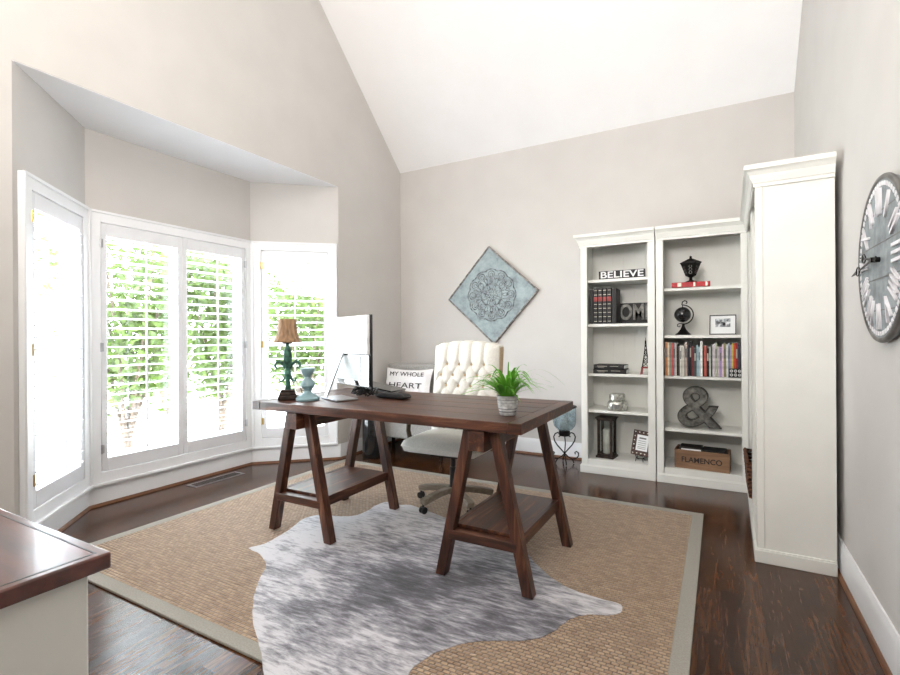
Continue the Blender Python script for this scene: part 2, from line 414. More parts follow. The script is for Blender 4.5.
for name, P, Q, L, s0, s1 in windows:
    wn += 1
    rz = seg_empty(P, Q)
    # room side is local -y? check against the room centre
    w = bpy.data.objects.new('window_%d' % wn, None); COL.objects.link(w); w.empty_display_size = .05
    n_in = Vector((-math.sin(rz), math.cos(rz), 0)).dot(Vector((-1.7, 2.5, 0))-P)
    # choose a frame whose -y axis points into the room
    if n_in > 0: rz += PI; O = Q; flip = True
    else: O = P; flip = False
    w.location = (O.x, O.y, 0); w.rotation_euler = (0, 0, rz); struct(w)
    a0, a1 = (L-s1, L-s0) if flip else (s0, s1)
    lo_, hi_ = ZB, ZT
    cw = .085
    cs = MB()
    xa, xb = max(.004, a0-cw), min(L-.004, a1+cw)
    for (q0, q1, q2, q3) in ((xa, a0, lo_, hi_), (a1, xb, lo_, hi_), (a0, a1, lo_, lo_+.075), (a0, a1, hi_-.085, hi_)):
        cs.box(q0, q1, -.03, .0, q2, q3)
    for (q0, q1, q2, q3) in ((xa, xa+.018, lo_, hi_), (xb-.018, xb, lo_, hi_), (xa, xb, hi_-.018, hi_)):
        cs.box(q0, q1, -.042, -.028, q2, q3)
    cs.done('window_casing', 'trim', w, bevel=.004)
    MB().box(xa-.002, xb+.002, -.05, 0, lo_-.022, lo_).done('window_sill', 'trim', w, bevel=.004)
    # sash behind the shutters
    sa = MB(); yb0, yb1 = .07, .11
    zl, zh = lo_+.07, hi_-.08
    sa.box(a0, a0+.045, yb0, yb1, zl, zh); sa.box(a1-.045, a1, yb0, yb1, zl, zh); sa.box(a0, a1, yb0, yb1, zl, zl+.06); sa.box(a0, a1, yb0, yb1, zh-.05, zh)
    if name != 'center': sa.box(a0, a1, yb0-.01, yb1, 1.17, 1.215)
    if name == 'center': sa.box((a0+a1)/2-.04, (a0+a1)/2+.04, yb0, yb1, zl, zh)
    sa.done('window_sash', 'trim', w)
    MB().box(a0+.04, a1-.04, .088, .092, zl+.05, zh-.04).done('window_pane', 'pane', w, smooth=False)
    loc = (O.x, O.y, 0)
    if name == 'center':
        mid = (a0+a1)/2
        shutter(loc, rz, a0+.006, mid-.001, lo_+.08, hi_-.09, shut_labels[(name, 0)] if not flip else shut_labels[(name, 1)], 'L')
        shutter(loc, rz, mid+.001, a1-.006, lo_+.08, hi_-.09, shut_labels[(name, 1)] if not flip else shut_labels[(name, 0)], 'R')
    else:
        shutter(loc, rz, a0+.006, a1-.006, lo_+.08, hi_-.09, shut_labels[(name, 0)], 'L')
# baseboards with a wood shoe moulding
def baseboard(name, pts, side, h=.145):
    """pts: floor line; side: +1 room is to the left of the travel direction"""
    mb = MB(); sh = MB()
    pts = [Vector((p[0], p[1], 0)) for p in pts]
    def offs(k, d):
        out = []
        for i, p in enumerate(pts):
            ns = []
            if i > 0: e = (p-pts[i-1]).normalized(); ns.append(Vector((-e.y, e.x, 0)))
            if i < len(pts)-1: e = (pts[i+1]-p).normalized(); ns.append(Vector((-e.y, e.x, 0)))
            n = sum(ns, Vector())/len(ns); n = n/max(n.dot(ns[0]), .2)
            out.append(p+n*side*d)
        return out
    def strip(mb, prof):
        rings = []
        ofs = {d: offs(0, d) for d, z in prof}
        for i in range(len(pts)): rings.append([mb.bm.verts.new((ofs[d][i].x, ofs[d][i].y, z)) for d, z in prof])
        for a, b in zip(rings, rings[1:]):
            for k in range(len(prof)): mb.bm.faces.new((a[k], a[(k+1) % len(prof)], b[(k+1) % len(prof)], b[k]))
        mb.bm.faces.new(rings[0]); mb.bm.faces.new(list(reversed(rings[-1])))
    strip(mb, [(0, 0), (.016, 0), (.016, h-.03), (.012, h-.018), (.008, h), (0, h)])
    strip(sh, [(.016, 0), (.031, 0), (.029, .011), (.022, .018), (.016, .02)])
    o = struct(mb.done(name, 'trim'))
    s_ = sh.done('shoe_moulding', 'shoe', o)
    return o
baseboard('baseboard_right', [(XR, YF), (XR, YB)], 1, .175)
baseboard('baseboard_back', [(XR, YB), (XL, YB)], 1, .165)
baseboard('baseboard_left', [(XL, YB), (XL, B3), (BX, B2), (BX, B1), (XL, B0), (XL, YF)], 1, .152)

# ---------------------------------------------------------------- rug, hide, vent
rx0, rx1, ry0, ry1 = -3.36, -.105, 1.27, 3.80
rug = thing('area_rug', 'large tan woven seagrass rug with a taupe border under the desk', 'rug', ((rx0+rx1)/2, (ry0+ry1)/2, 0))
w2, d2 = (rx1-rx0)/2, (ry1-ry0)/2
MB().box(-w2+.07, w2-.07, -d2+.07, d2-.07, .0005, .011).done('woven_field', 'rug', rug, smooth=False)
e_ = MB()
e_.poly([(-w2, -d2, .0005), (w2, -d2, .0005), (w2-.07, -d2+.07, .0005), (-w2+.07, -d2+.07, .0005)], (0, 0, .012))
e_.poly([(w2, -d2, .0005), (w2, d2, .0005), (w2-.07, d2-.07, .0005), (w2-.07, -d2+.07, .0005)], (0, 0, .012))
e_.poly([(w2, d2, .0005), (-w2, d2, .0005), (-w2+.07, d2-.07, .0005), (w2-.07, d2-.07, .0005)], (0, 0, .012))
e_.poly([(-w2, d2, .0005), (-w2, -d2, .0005), (-w2+.07, -d2+.07, .0005), (-w2+.07, d2-.07, .0005)], (0, 0, .012))
e_.done('border', 'rugedge', rug, bevel=.003)

hide_pts = [(-2.441, 1.919), (-2.404, 2.0), (-2.425, 2.14), (-2.455, 2.27), (-2.50, 2.40), (-2.465, 2.507), (-2.341, 2.553), (-2.236, 2.609), (-2.214, 2.731), (-2.228, 2.865), (-2.2, 2.953), (-2.084, 2.942), (-2.002, 2.98), (-1.856, 2.945), (-1.724, 2.904), (-1.438, 2.832), (-1.145, 2.723), (-0.971, 2.63), (-0.92, 2.572), (-0.818, 2.469), (-0.708, 2.386), (-0.598, 2.347), (-0.502, 2.338), (-0.42, 2.333), (-0.392, 2.292), (-0.422, 2.228), (-0.525, 2.174), (-0.584, 2.1), (-0.624, 1.97), (-0.688, 1.881), (-0.829, 1.797), (-0.917, 1.728), (-0.982, 1.628), (-1.007, 1.541), (-1.005, 1.462), (-0.943, 1.331), (-0.811, 1.222), (-0.852, 1.103), (-1.0, 1.059), (-1.07, .96), (-1.2, 0.97), (-1.3, 1.1), (-1.464, 1.212), (-1.626, 1.327), (-1.778, 1.416), (-1.957, 1.565), (-2.107, 1.736), (-2.168, 1.817), (-2.313, 1.893)]
def catmull(pts, k=4):
    out = []; n = len(pts)
    for i in range(n):
        p0, p1, p2, p3 = [Vector((*pts[(i+j) % n], 0)) for j in (-1, 0, 1, 2)]
        for q in range(k):
            t = q/k
            out.append(.5*((2*p1)+(-p0+p2)*t+(2*p0-5*p1+4*p2-p3)*t*t+(-p0+3*p1-3*p2+p3)*t**3))
    return out
hp = catmull(hide_pts, 4)
hb = MB()
vs = [hb.bm.verts.new((p.x+random.uniform(-.003, .003), p.y+random.uniform(-.003, .003), .0)) for p in hp]
hb.bm.faces.new(vs)
bmesh.ops.triangulate(hb.bm, faces=hb.bm.faces)
hide = hb.done('cowhide_rug', 'hide', smooth=False)
hide.location = (0, 0, .0135)
so = hide.modifiers.new('solid', 'SOLIDIFY'); so.thickness = .007; so.offset = 1
tag(hide, 'grey and white brindle cowhide lying over the woven rug beneath the desk', 'cowhide')

vt = thing('floor_vent', 'long metal floor register set in the boards under the middle bay window', 'vent', (-3.92, 2.75, 0))
g = MB(); g.box(-.07, .07, -.24, .24, .0005, .004); 
g.done('frame', M['silver'], vt)
g = MB()
for i in range(22):
    y = -.205+i*.0195; g.box(-.045, .045, y-.006, y+.006, .004, .0055)
g.done('grille', 'bronze', vt)

# ---------------------------------------------------------------- desk
DZ = .85
desk = thing('trestle_desk', 'long rustic dark wood desk on two A-frame trestles in the middle of the room', 'desk', (-1.715, 2.55, .0))
def L_(x, y, z): return (x+1.715, y-2.55, z)
X0, X1, Y0, Y1 = -2.632-.0+1.715, -.80+1.715, 2.10-2.55, 3.005-2.55
tb = MB(); npl = 5; pw = (Y1-Y0)/npl
for i in range(npl):
    tb.box(X0+.07, X1-.07, Y0+i*pw+.0015, Y0+(i+1)*pw-.0015, DZ-.052, DZ-random.uniform(0, .0015))
tb.box(X0, X0+.0685, Y0, Y1, DZ-.053, DZ); tb.box(X1-.0685, X1, Y0, Y1, DZ-.053, DZ)
tb.done('tabletop', 'desk', desk, bevel=.003)
zf = .0225     # feet stand on hide / rug
def trestle(cx):
    cx += 1.715
    ya, yb = 2.185-2.55, 2.845-2.55
    top, sp, ft = DZ-.055, .07, .238
    for y in (ya, yb):
        for s in (-1, 1):
            z0 = zf if y == ya or (s*1 == 1 and cx < 0) else .0125
            lg = MB(); p = Vector((cx+s*ft, y, z0)); q = Vector((cx+s*sp, y, top-.005))
            hw, hd = .027, .027
            a = [lg.bm.verts.new((p.x+dx, p.y+dy, p.z)) for dx, dy in ((-hw, -hd), (hw, -hd), (hw, hd), (-hw, hd))]
            b = [lg.bm.verts.new((q.x+dx, q.y+dy, q.z)) for dx, dy in ((-hw, -hd), (hw, -hd), (hw, hd), (-hw, hd))]
            lg.bm.faces.new(a); lg.bm.faces.new(b)
            for i in range(4): lg.bm.faces.new((a[i], a[(i+1) % 4], b[(i+1) % 4], b[i]))
            lg.done('leg', 'deskz', desk, bevel=.003)
    MB().box(cx-.042, cx+.042, ya-.075, yb+.09, top-.10, top).done('top_beam', 'desky', desk, bevel=.003)
    zs = .255; hw = ft-(ft-sp)*(zs/top)-.0
    MB().box(cx-hw+.012, cx+hw-.012, ya+.032, yb-.032, zs-.0, zs+.028).done('lower_shelf', 'desky', desk, bevel=.002)
    for y in (ya, yb):
        MB().box(cx-hw+.0, cx+hw-.0, y-.028, y+.028, zs-.034, zs+.012).done('cross_rail', 'desk', desk, bevel=.002)
    for s in (-1, 1):
        MB().box(cx+s*(hw-.004)-.013, cx+s*(hw-.004)+.013, ya+.03, yb-.03, zs-.03, zs+.03).done('side_rail', 'desky', desk, bevel=.002)
trestle(-1.035); trestle(-2.29)

# ---------------------------------------------------------------- swivel chair
def star(ch, cx, cy):
    for k in range(5):
        a = R(176+72*k); dx, dy = math.cos(a), math.sin(a)
        lg = MB()
        pts = [(.03, .135), (.12, .13), (.22, .115), (.29, .10)]
        prev = None
        for (r0, z0), (r1, z1) in zip(pts, pts[1:]):
            lg.bar((dx*r0, dy*r0, z0), (dx*(r1+.004), dy*(r1+.004), z1), .052, .042)
        lg.done('base_leg', 'greywood', ch, bevel=.006)
        cs = MB()
        x, y = dx*.285, dy*.285
        zb = .0125+(.0075 if k in (0, 1, 2) else 0)
        cs.tube([(x, y, .06), (x, y, .085)], .008, 8)
        sx, sy = -dy, dx
        for s in (-1, 1): cs.tube([(x+sx*s*.007, y+sy*s*.007, zb+.025), (x+sx*s*.019, y+sy*s*.019, zb+.025)], .0245, 16)
        cs.box(x-.012, x+.012, y-.012, y+.012, .045, .066)
        cs.done('caster', 'black', ch)
chair = thing('desk_chair', 'cream button-tufted swivel chair with wooden star base behind the desk', 'chair', (-1.725, 3.13, 0), R(3))
star(chair, 0, 0)
MB().lathe([(.035, .10), (.04, .15), (.026, .16), (.026, .30), (.018, .30), (.018, .40)]).done('gas_post', 'black', chair)
MB().box(-.12, .12, -.12, .12, .39, .42).done('seat_plate', 'black', chair)
# seat cushion: rounded
def cushion(w, d, h, z0, name, m, parent, crown=.03, edge=.05, n=22, y0=0, x0=0):
    mb = MB(); top = []; bot = []
    for i in range(n+1):
        tr, br = [], []
        for j in range(n+1):
            u, v = 2*i/n-1, 2*j/n-1
            # superellipse-like corner rounding
            x = u*w/2*(1-.06*v*v*abs(u)**3); y = v*d/2*(1-.06*u*u*abs(v)**3)
            e = max(abs(u), abs(v)); f = (1-e**8)**.5 if e < 1 else 0
            tr.append(mb.bm.verts.new((x0+x, y0+y, z0+h/2+(h/2+crown*(1-e*e))*f)))
            br.append(mb.bm.verts.new((x0+x, y0+y, z0+h/2-(h/2)*f)) if e < 1 else tr[-1])
        top.append(tr); bot.append(br)
    for i in range(n):
        for j in range(n):
            mb.bm.faces.new((top[i][j], top[i+1][j], top[i+1][j+1], top[i][j+1]))
            mb.bm.faces.new((bot[i][j+1], bot[i+1][j+1], bot[i+1][j], bot[i][j]))
    return mb.done(name, m, parent)
cushion(.62, .54, .105, .425, 'seat', 'cream', chair, .02, y0=-.01)
# tufted backrest
bk = MB(); W, Hh, z0, NU, NV = .545, .74, .475, 70, 84
btn = []
for r_ in range(8):
    z = z0+Hh-.175-.083*r_
    xs = [-.156, -.052, .052, .156] if r_ % 2 == 0 else [-.208, -.104, 0, .104, .208]
    for x in xs: btn.append((x, z))
fr_, bk_ = [], []
for i in range(NU+1):
    a, b = [], []
    for j in range(NV+1):
        u, v = i/NU, j/NV; x = (u-.5)*W
        topz = z0+Hh-.035*abs(2*u-1)**2.2
        lobes = .012*abs(math.cos((x)/.104*PI)) if abs(x) < .24 else .004
        z = z0+(topz+lobes-z0)*v
        e = max(abs(2*u-1)**10, (abs(2*v-1))**14)
        d = .035*(1-e)
        zz = z0+Hh-.175
        # dimples and creases
        for bx, bz in btn:
            q = (x-bx)**2+(z-bz)**2
            if q < .01: d -= .026*math.exp(-q/.00035)
            # diagonal creases towards the neighbours one row down
            for sx in (-.052, .052):
                ex, ez = sx, -.083
                t = ((x-bx)*ex+(z-bz)*ez)/(ex*ex+ez*ez)
                if 0 < t < 1:
                    px, pz = bx+ex*t-x, bz+ez*t-z
                    d -= .010*math.exp(-(px*px+pz*pz)/.00007)
        if z > zz:
            for bx in (-.156, -.052, .052, .156):
                d -= .014*math.exp(-(x-bx)**2/.00010)*min(1, (z0+Hh-z)/.03+.3)
        lean = .10*(z-z0)/Hh
        a.append(bk.bm.verts.new((x, .205-.045-d+lean, z)))
        edge = i in (0, NU) or j in (0, NV)
        b.append(bk.bm.verts.new((x, .205+.045+lean, z)))
    fr_.append(a); bk_.append(b)
for i in range(NU):
    for j in range(NV):
        bk.bm.faces.new((fr_[i][j], fr_[i+1][j], fr_[i+1][j+1], fr_[i][j+1]))
        bk.bm.faces.new((bk_[i][j+1], bk_[i+1][j+1], bk_[i+1][j], bk_[i][j]))
def side(A, B):
    for k in range(len(A)-1): bk.bm.faces.new((A[k], A[k+1], B[k+1], B[k]))
side(fr_[0], bk_[0]); side(fr_[-1], bk_[-1])
side([fr_[i][0] for i in range(NU+1)], [bk_[i][0] for i in range(NU+1)]); side([fr_[i][-1] for i in range(NU+1)], [bk_[i][-1] for i in range(NU+1)])
back = bk.done('backrest', 'cream', chair)
for bx, bz in btn:
    lean = .10*(bz-z0)/Hh
    MB().ball((bx, .205-.045-.008+lean, bz), .011, (1, .5, 1), 6).done('button', 'tan', back)
# side piping strip in tan linen
for s in (-1, 1):
    MB().poly([(s*W/2, .205-.03, z0+.02), (s*W/2, .205+.045, z0+.02), (s*W/2, .205+.045+.095, z0+Hh-.04), (s*W/2, .205-.03+.095, z0+Hh-.045)], (s*.004, 0, 0)).done('side_panel', 'tan', back)
for s in (-1, 1):
    am = MB()
    am.tube([(s*.30, -.10, .47), (s*.315, -.115, .56), (s*.315, -.10, .66), (s*.31, -.02, .695), (s*.30, .10, .70), (s*.28, .23, .71)], [.019, .018, .018, .02, .02, .018], 10)
    am.done('armrest', 'olive', chair)

# ---------------------------------------------------------------- bookcases
def grooved(w, x0, z0, z1, y, th, step=.0, m='bookcase'):
    mb = MB(); n = max(1, round(w/.095)); s = w/n
    for i in range(n): mb.box(x0+i*s+.0015, x0+(i+1)*s-.0015, y, y+th, z0, z1)
    mb.box(x0, x0+w, y+.003, y+th+.002, z0, z1)
    return mb
def bookcase(label, loc, rz, w, d, shelves, cl, cr, fr=0, stl=.058, strr=.058):
    t = thing('bookcase', label, 'bookcase', loc, rz, 'white crown-topped bookcases')
    h = 2.19; x0, x1 = -w/2, w/2
    for s in (-1, 1):
        xs = x0+.003 if s < 0 else x1-.023
        MB().box(xs, xs+.02, -d/2+.036, d/2, .0, h-.04).done('side_panel', 'bookcase', t, smooth=False)
    st = MB()
    st.box(x0, x0+stl, -d/2, -d/2+.0355, .0, 2.165); st.box(x1-strr, x1, -d/2, -d/2+.0355, .0, 2.165)
    st.box(x0+stl, x1-strr, -d/2, -d/2+.0355, 2.10, 2.165); st.box(x0+stl, x1-strr, -d/2, -d/2+.0355, 0, .13)
    st.done('face_frame', 'bookcase', t, bevel=.0025)
    grooved(w-.042, x0+.021, .13, 2.12, d/2-.014, .01).done('back_panel', 'bookcase', t, smooth=False)
    MB().box(x0+.021, x1-.021, -d/2+.036, d/2-.016, .11, .13).done('bottom_board', 'bookcase', t, smooth=False)
    MB().box(x0+.0, x1-.0, -d/2+.036, d/2, 2.13, 2.165).done('top_board', 'bookcase', t, smooth=False)
    for z in shelves:
        MB().box(x0+.0215, x1-.0215, -d/2+.036, d/2-.016, z-.026, z).done('shelf', 'bookcase', t, bevel=.002)
    bl, br = (.012 if cl else 0), (.012 if cr else 0)
    MB().box(x0-bl, x1+br, -d/2-.012, d/2 if (cl or cr) else d/2, .0, .068).box(x0-bl*.5, x1+br*.5, -d/2-.006, d/2, .068, .076).done('plinth', 'bookcase', t, bevel=.003)
    cm = MB()
    for q, (ov, za, zb) in enumerate(((.008, 2.075, 2.092), (.014, 2.092, 2.112), (.026, 2.112, 2.130), (.038, 2.130, 2.145), (.046, 2.145, 2.17))):
        cm.box(x0-(ov if cl else 0), x1+(ov if cr else 0), -d/2-ov, d/2, za if za > 2.15 else za, zb)
    # open the crown's inside so that the top shelf bay stays hollow
    bmesh.ops.delete(cm.bm, geom=list(cm.bm.faces)+list(cm.bm.edges)+list(cm.bm.verts), context='VERTS')
    prof = [(0, 2.068), (.009, 2.068), (.009, 2.086), (.015, 2.090), (.017, 2.104), (.026, 2.122), (.026, 2.130), (.036, 2.142), (.044, 2.154), (.052, 2.158), (.052, 2.184), (0, 2.184)]
    path = []
    if cl: path += [(x0, d/2, -1, 0)]
    path += [(x0, -d/2, -1 if cl else 0, -1), (x1, -d/2, 1 if cr else 0, -1)]
    if cr: path += [(x1, d/2, 1, 0)]
    rings = [[cm.bm.verts.new((px+ov*nx, py+ov*ny, z)) for ov, z in prof] for px, py, nx, ny in path]
    for a, b in zip(rings, rings[1:]):
        for k in range(len(prof)): cm.bm.faces.new((a[k], b[k], b[(k+1) % len(prof)], a[(k+1) % len(prof)]))
    cm.bm.faces.new(rings[0]); cm.bm.faces.new(list(reversed(rings[-1])))
    cm.box(x0+.001, x1-.001, -d/2+.001, d/2, 2.166, 2.183)
    cm.done('crown_moulding', 'bookcase', t)
    return t
YS = 4.505; DB = .40
u1c = (-1.124-.488)/2; u2c = (-.480+.196)/2
bookcase('white open bookcase nearest the candle stand, left of the two facing the desk', (u1c, YS+DB/2, 0), 0, .636, DB, [.576, .912, 1.366, 1.772], True, False)
bookcase('white open bookcase in the back corner holding the long row of books', (u2c, YS+DB/2, 0), 0, .676, DB, [.460, .912, 1.258, 1.660], False, False, stl=.058, strr=.046)
ca = R(-90)-math.atan(.022/1.33)
# the two cabinets on the right wall stand turned slightly with it
cdx, cdy = math.sin(-(ca+R(90))), math.cos(ca+R(90))
def cab(s, label, near):
    # s: distance of the unit's centre along the front from the near corner
    fx, fy = .174+.0165*s, 3.165+s*.9997
    dep = .35
    c = (fx+dep/2*.9997, fy-dep/2*.0165, 0)
    return bookcase(label, c, ca, .661, dep, [.45, .66, 1.0, 1.35, 1.7] if near else [.46, .80, 1.2, 1.6], False, near)
cabn = cab(.331, 'tall white bookcase on the right wall with its broad side panel facing the room', True)
cabf = cab(.994, 'white bookcase on the right wall hidden behind the near one, brown basket at its foot', False)

# ---------------------------------------------------------------- things on the left bookcase
def Y(o=0): return YS+o
def sign_believe():
    t = thing('word_sign', 'long dark wooden sign reading BELIEVE on the top shelf', 'sign', (-.775, Y(.09), 1.7725), 0)
    MB().box(-.20, .20, -.012, .012, 0, .078).done('board', 'bookblack', t, bevel=.001)
    text_mesh('BELIEVE', .082, .002, 'lettering', 'paper', t, FRONT(0, -.0135, .039), width=.37, bold=.0015)
sign_believe()
def heavy_book(x, lab, plain=False, w=.040, h=.325, group='black gilt-banded volumes'):
    t = thing('bound_volume', lab, 'book', (x, Y(.13), 1.3665), 0, group)
    b = MB(); b.box(-w/2+.001, w/2-.001, -.10, .10, .0, h); b.done('cover', 'bookblack', t, bevel=.004)
    MB().box(-w/2+.003, w/2-.003, -.09, .1005, .003, h-.002+.003).done('pages', 'paper', t)
    if not plain:
        g = MB()
        for z in (.02, .062, .10, .138, .176, .262, .302): g.box(-w/2+.007, w/2-.007, -.1012, -.0995, z, z+.005)
        g.done('gilt_bands', 'gold', t); MB().box(-w/2+.003, w/2-.003, -.1015, -.0995, .205, .245).done('spine_label', 'redlabel', t)
xb = -1.052+.018
heavy_book(xb, 'plain black volume at the left end beside the banded set', True, .032, .315)
for i, lab in enumerate(['first banded black volume, next to the plain black one', 'second banded black volume with red spine label', 'third banded black volume with red spine label', 'fourth banded black volume, beside the dark album']):
    heavy_book(xb+.038+.0405*i, lab)
heavy_book(xb+.038+.0405*3+.043, 'plain dark album standing between banded volumes and black letter sign', True, .042, .32)
t = thing('letter_sign', 'black block sign with raised dark grey letters beside the bound volumes', 'sign', (-.725, Y(.275), 1.3665), 0)
MB().box(-.21, .19, .0, .03, 0, .195).done('board', 'bookblack', t, bevel=.002)
MB().box(-.21, .19, -.03, .0, 0, .014).done('ledge', 'bookblack', t, bevel=.002)
text_mesh('HOME', .20, .009, 'lettering', 'zinc', t, FRONT(-.005, -.010, .103), width=.385, bold=.005)

for k, (z, w, lab) in enumerate([(.9125, .29, 'lower of two thick black books lying flat on the third shelf'), (.9535, .27, 'upper of two black books lying flat on the third shelf')]):
    t = thing('black_book', lab, 'book', (-.88, Y(.12), z), R(2-5*k), 'black books lying flat')
    MB().box(-w/2, w/2, -.09, .09, 0, .04).done('cover', 'bookblack', t, bevel=.004)
    MB().box(-w/2+.004, w/2+.001, -.084, .084, .005, .035).done('pages', 'paper', t)
    text_mesh('MEMOIRS' if False else 'A', .001, .0001, 'spine_mark', 'gold', t, FRONT(0, -.0905, .02)) if False else None
    g = MB().box(-w*.38, -w*.05, -.0912, -.0895, .022, .028).box(w*.05, w*.32, -.0912, -.0895, .024, .028).box(-w*.35, -w*.15, -.0912, -.0895, .012, .015); g.done('spine_mark', 'gold', t)
# lattice tower figurine
t = thing('tower_figurine', 'slim dark lattice tower figurine with reddish foot at the shelf end', 'figurine', (-.575, Y(.08), .9125))
tw = MB(); H_ = .30
def hw(z): return .036*(1-z/H_)**1.55+.003
lv = [.07, .11, .15, .19, .23, .27, .30]
lv = [.065]+lv[1:]
for sx in (-1, 1):
    for sy in (-1, 1): tw.tube([(sx*hw(z), sy*hw(z), z) for z in lv], .003, 6)
for a, b in zip(lv, lv[1:]):
    for s in (-1, 1):
        tw.tube([(-hw(a), s*hw(a), a), (hw(b), s*hw(b), b)], .0018, 5); tw.tube([(hw(a), s*hw(a), a), (-hw(b), s*hw(b), b)], .0018, 5)
        tw.tube([(s*hw(a), -hw(a), a), (s*hw(b), hw(b), b)], .0018, 5)
for z in (.11, .19): tw.box(-hw(z)-.003, hw(z)+.003, -hw(z)-.003, hw(z)+.003, z-.003, z+.003)
tw.tube([(0, 0, .27), (0, 0, .325)], .0025, 6)
tw.done('lattice', 'iron', t)
ft = MB()
for sx in (-1, 1):
    for sy in (-1, 1): ft.tube([(sx*.036, sy*.036, 0), (sx*.031, sy*.031, .035), (sx*hw(.065), sy*hw(.065), .066)], .006, 6)
ft.box(-.034, .034, -.034, .034, .055, .067); ft.done('foot', 'redlabel', t)
# mercury glass jar
t = thing('mercury_jar', 'round silver mercury-glass jar with lid and grey label on the fourth shelf', 'jar', (-.825, Y(.11), .5765))
MB().lathe([(.06, 0), (.082, .006), (.088, .03), (.088, .062), (.078, .082), (.062, .09)]).done('body', 'mirror', t)
MB().lathe([(.062, .091), (.070, .094), (.070, .145), (.066, .150), (.03, .152)]).done('lid', 'mirror', t)
lb = MB(); 
for i in range(9):
    a0_, a1_ = R(-112+i*5), R(-112+(i+1)*5); 
    lb.poly([(.0885*math.cos(a0_), .0885*math.sin(a0_), .02), (.0885*math.cos(a1_), .0885*math.sin(a1_), .02), (.0885*math.cos(a1_), .0885*math.sin(a1_), .062), (.0885*math.cos(a0_), .0885*math.sin(a0_), .062)], (0, -.001, 0))
lb.done('label', 'label', t)
# lantern
t = thing('candle_lantern', 'tall dark brown wooden lantern with a white candle on the bottom shelf', 'lantern', (-.925, Y(.14), .1305), R(-6))
fm = MB(); fm.box(-.08, .08, -.08, .08, .0, .018); fm.box(-.07, .07, -.07, .07, .018, .036); fm.box(-.074, .074, -.074, .074, .345, .36); fm.box(-.084, .084, -.084, .084, .36, .372)
for sx in (-1, 1):
    for sy in (-1, 1): fm.box(sx*.057-.011, sx*.057+.011, sy*.057-.011, sy*.057+.011, .036, .345)
fm.done('frame', 'bronze', t, bevel=.002)
gl = MB()
for s in (-1, 1): gl.box(-.045, .045, s*.057-.001, s*.057+.001, .037, .344); gl.box(s*.057-.001, s*.057+.001, -.045, .045, .037, .344)
gl.done('glass_panel', 'pane', t, smooth=False)
MB().lathe([(.034, .0365), (.035, .038), (.035, .25), (.028, .257), (.006, .252)]).done('candle', 'candle', t)
# framed plaque on easel
t = thing('easel_frame', 'dark studded square frame with a white card, tilted on a small wire easel', 'picture frame', (-.628, Y(.12), .1305), R(-8))
tl = Matrix.Translation((0, .0, .045)) @ Matrix.Rotation(R(5), 4, 'Y') @ Matrix.Rotation(R(-14), 4, 'X')
MB().box(-.088, .088, -.008, .008, .0, .225, tl).done('frame', 'leather', t, bevel=.002)
MB().box(-.050, .050, -.0105, -.0085, .045, .185, tl).done('card', 'paper', t)
st = MB()
for i in range(6):
    for x in (-.07, .07): st.ball(tl @ Vector((x, -.009, .018+i*.038)), .006, n=4)
for x in (-.035, 0, .035):
    for z in (.02, .207): st.ball(tl @ Vector((x, -.009, z)), .006, n=4)
st.done('studs', 'candle', t)
text_mesh('HOME', .03, .0006, 'lettering', 'darkink', t, tl @ FRONT(0, -.0115, .158)) if False else None
ln_ = MB()
ln_.box(-.03, .03, -.0116, -.0106, .150, .163, tl)
for z in (.13, .112, .094, .076, .062): ln_.box(-.036, .034, -.0114, -.0106, z, z+.004, tl)
ln_.done('print_lines', 'label', t)
ea = MB()
for s in (-1, 1):
    ea.tube([(s*.03, .05, .002), (s*.03, .0, .02), (s*.03, -.03, .042), (s*.03, -.045, .05), (s*.03, -.05, .06)], .003, 6)
    ea.tube([(s*.03, -.03, .042), (s*.03, -.04, .02), (s*.034, -.045, .003)], .003, 6)
    ea.tube([(s*.03, -.0, .02), (s*.022, .035, .12)], .003, 6)
ea.tube([(-.03, -.01, .025), (.03, -.01, .025)], .003, 6)
ea.done('wire_easel', 'iron', t)

# ---------------------------------------------------------------- things on the right bookcase
t = thing('red_book', 'red book lying flat on the top shelf under the black urn', 'book', (-.215, Y(.11), 1.6605), R(2))
MB().box(-.145, .145, -.095, .095, 0, .042).done('cover', 'redbook', t, bevel=.004)
MB().box(-.141, .1455, -.09, .0955, .005, .037).done('pages', 'paper', t)
MB().box(-.10, -.07, -.0965, -.0945, .005, .037).box(.02, .035, -.0965, -.0945, .005, .037).box(.11, .125, -.0965, -.0945, .003, .039).done('spine_bands', 'gold', t)
t = thing('iron_urn', 'black pierced iron candle urn standing on the red book', 'urn', (-.215, Y(.11), 1.7035))
ur = MB()
ur.lathe([(.055, 0), (.055, .006), (.035, .014), (.014, .022), (.012, .045), (.03, .055), (.04, .06)], n=8)
ur.lathe([(.04, .06), (.078, .165), (.084, .166), (.084, .174), (.06, .186), (.02, .205), (.012, .207), (.009, .215), (.012, .223), (.0001, .232)], n=6)
ur.done('body', 'iron', t, smooth=False)
fi = MB()
for k in range(6):
    a = 2*PI*k/6+PI/6
    for j, (dz, r) in enumerate(((.085, .048), (.11, .056), (.135, .064))):
        c = Vector((math.cos(a)*r*.93, math.sin(a)*r*.93, dz)); u = Vector((-math.sin(a), math.cos(a), 0))
        fi.tube([c+u*.011*math.cos(q*PI/4)+Vector((0, 0, .011*math.sin(q*PI/4))) for q in range(8)], .0018, 5, close=True)
fi.done('filigree', 'zinc', t)
t = thing('desk_globe', 'small black globe on a scrolled iron stand on the second shelf', 'globe', (-.275, Y(.11), 1.2585))
gb = MB(); gb.lathe([(.062, 0), (.062, .008), (.045, .02), (.022, .05), (.012, .075), (.01, .10)], n=24)
gb.done('stand_foot', 'iron', t)
MB().ball((-.005, 0, .175), .066, n=16).done('sphere', 'glossblack', t)
ar = MB()
pts = [(.0, 0, .095)]
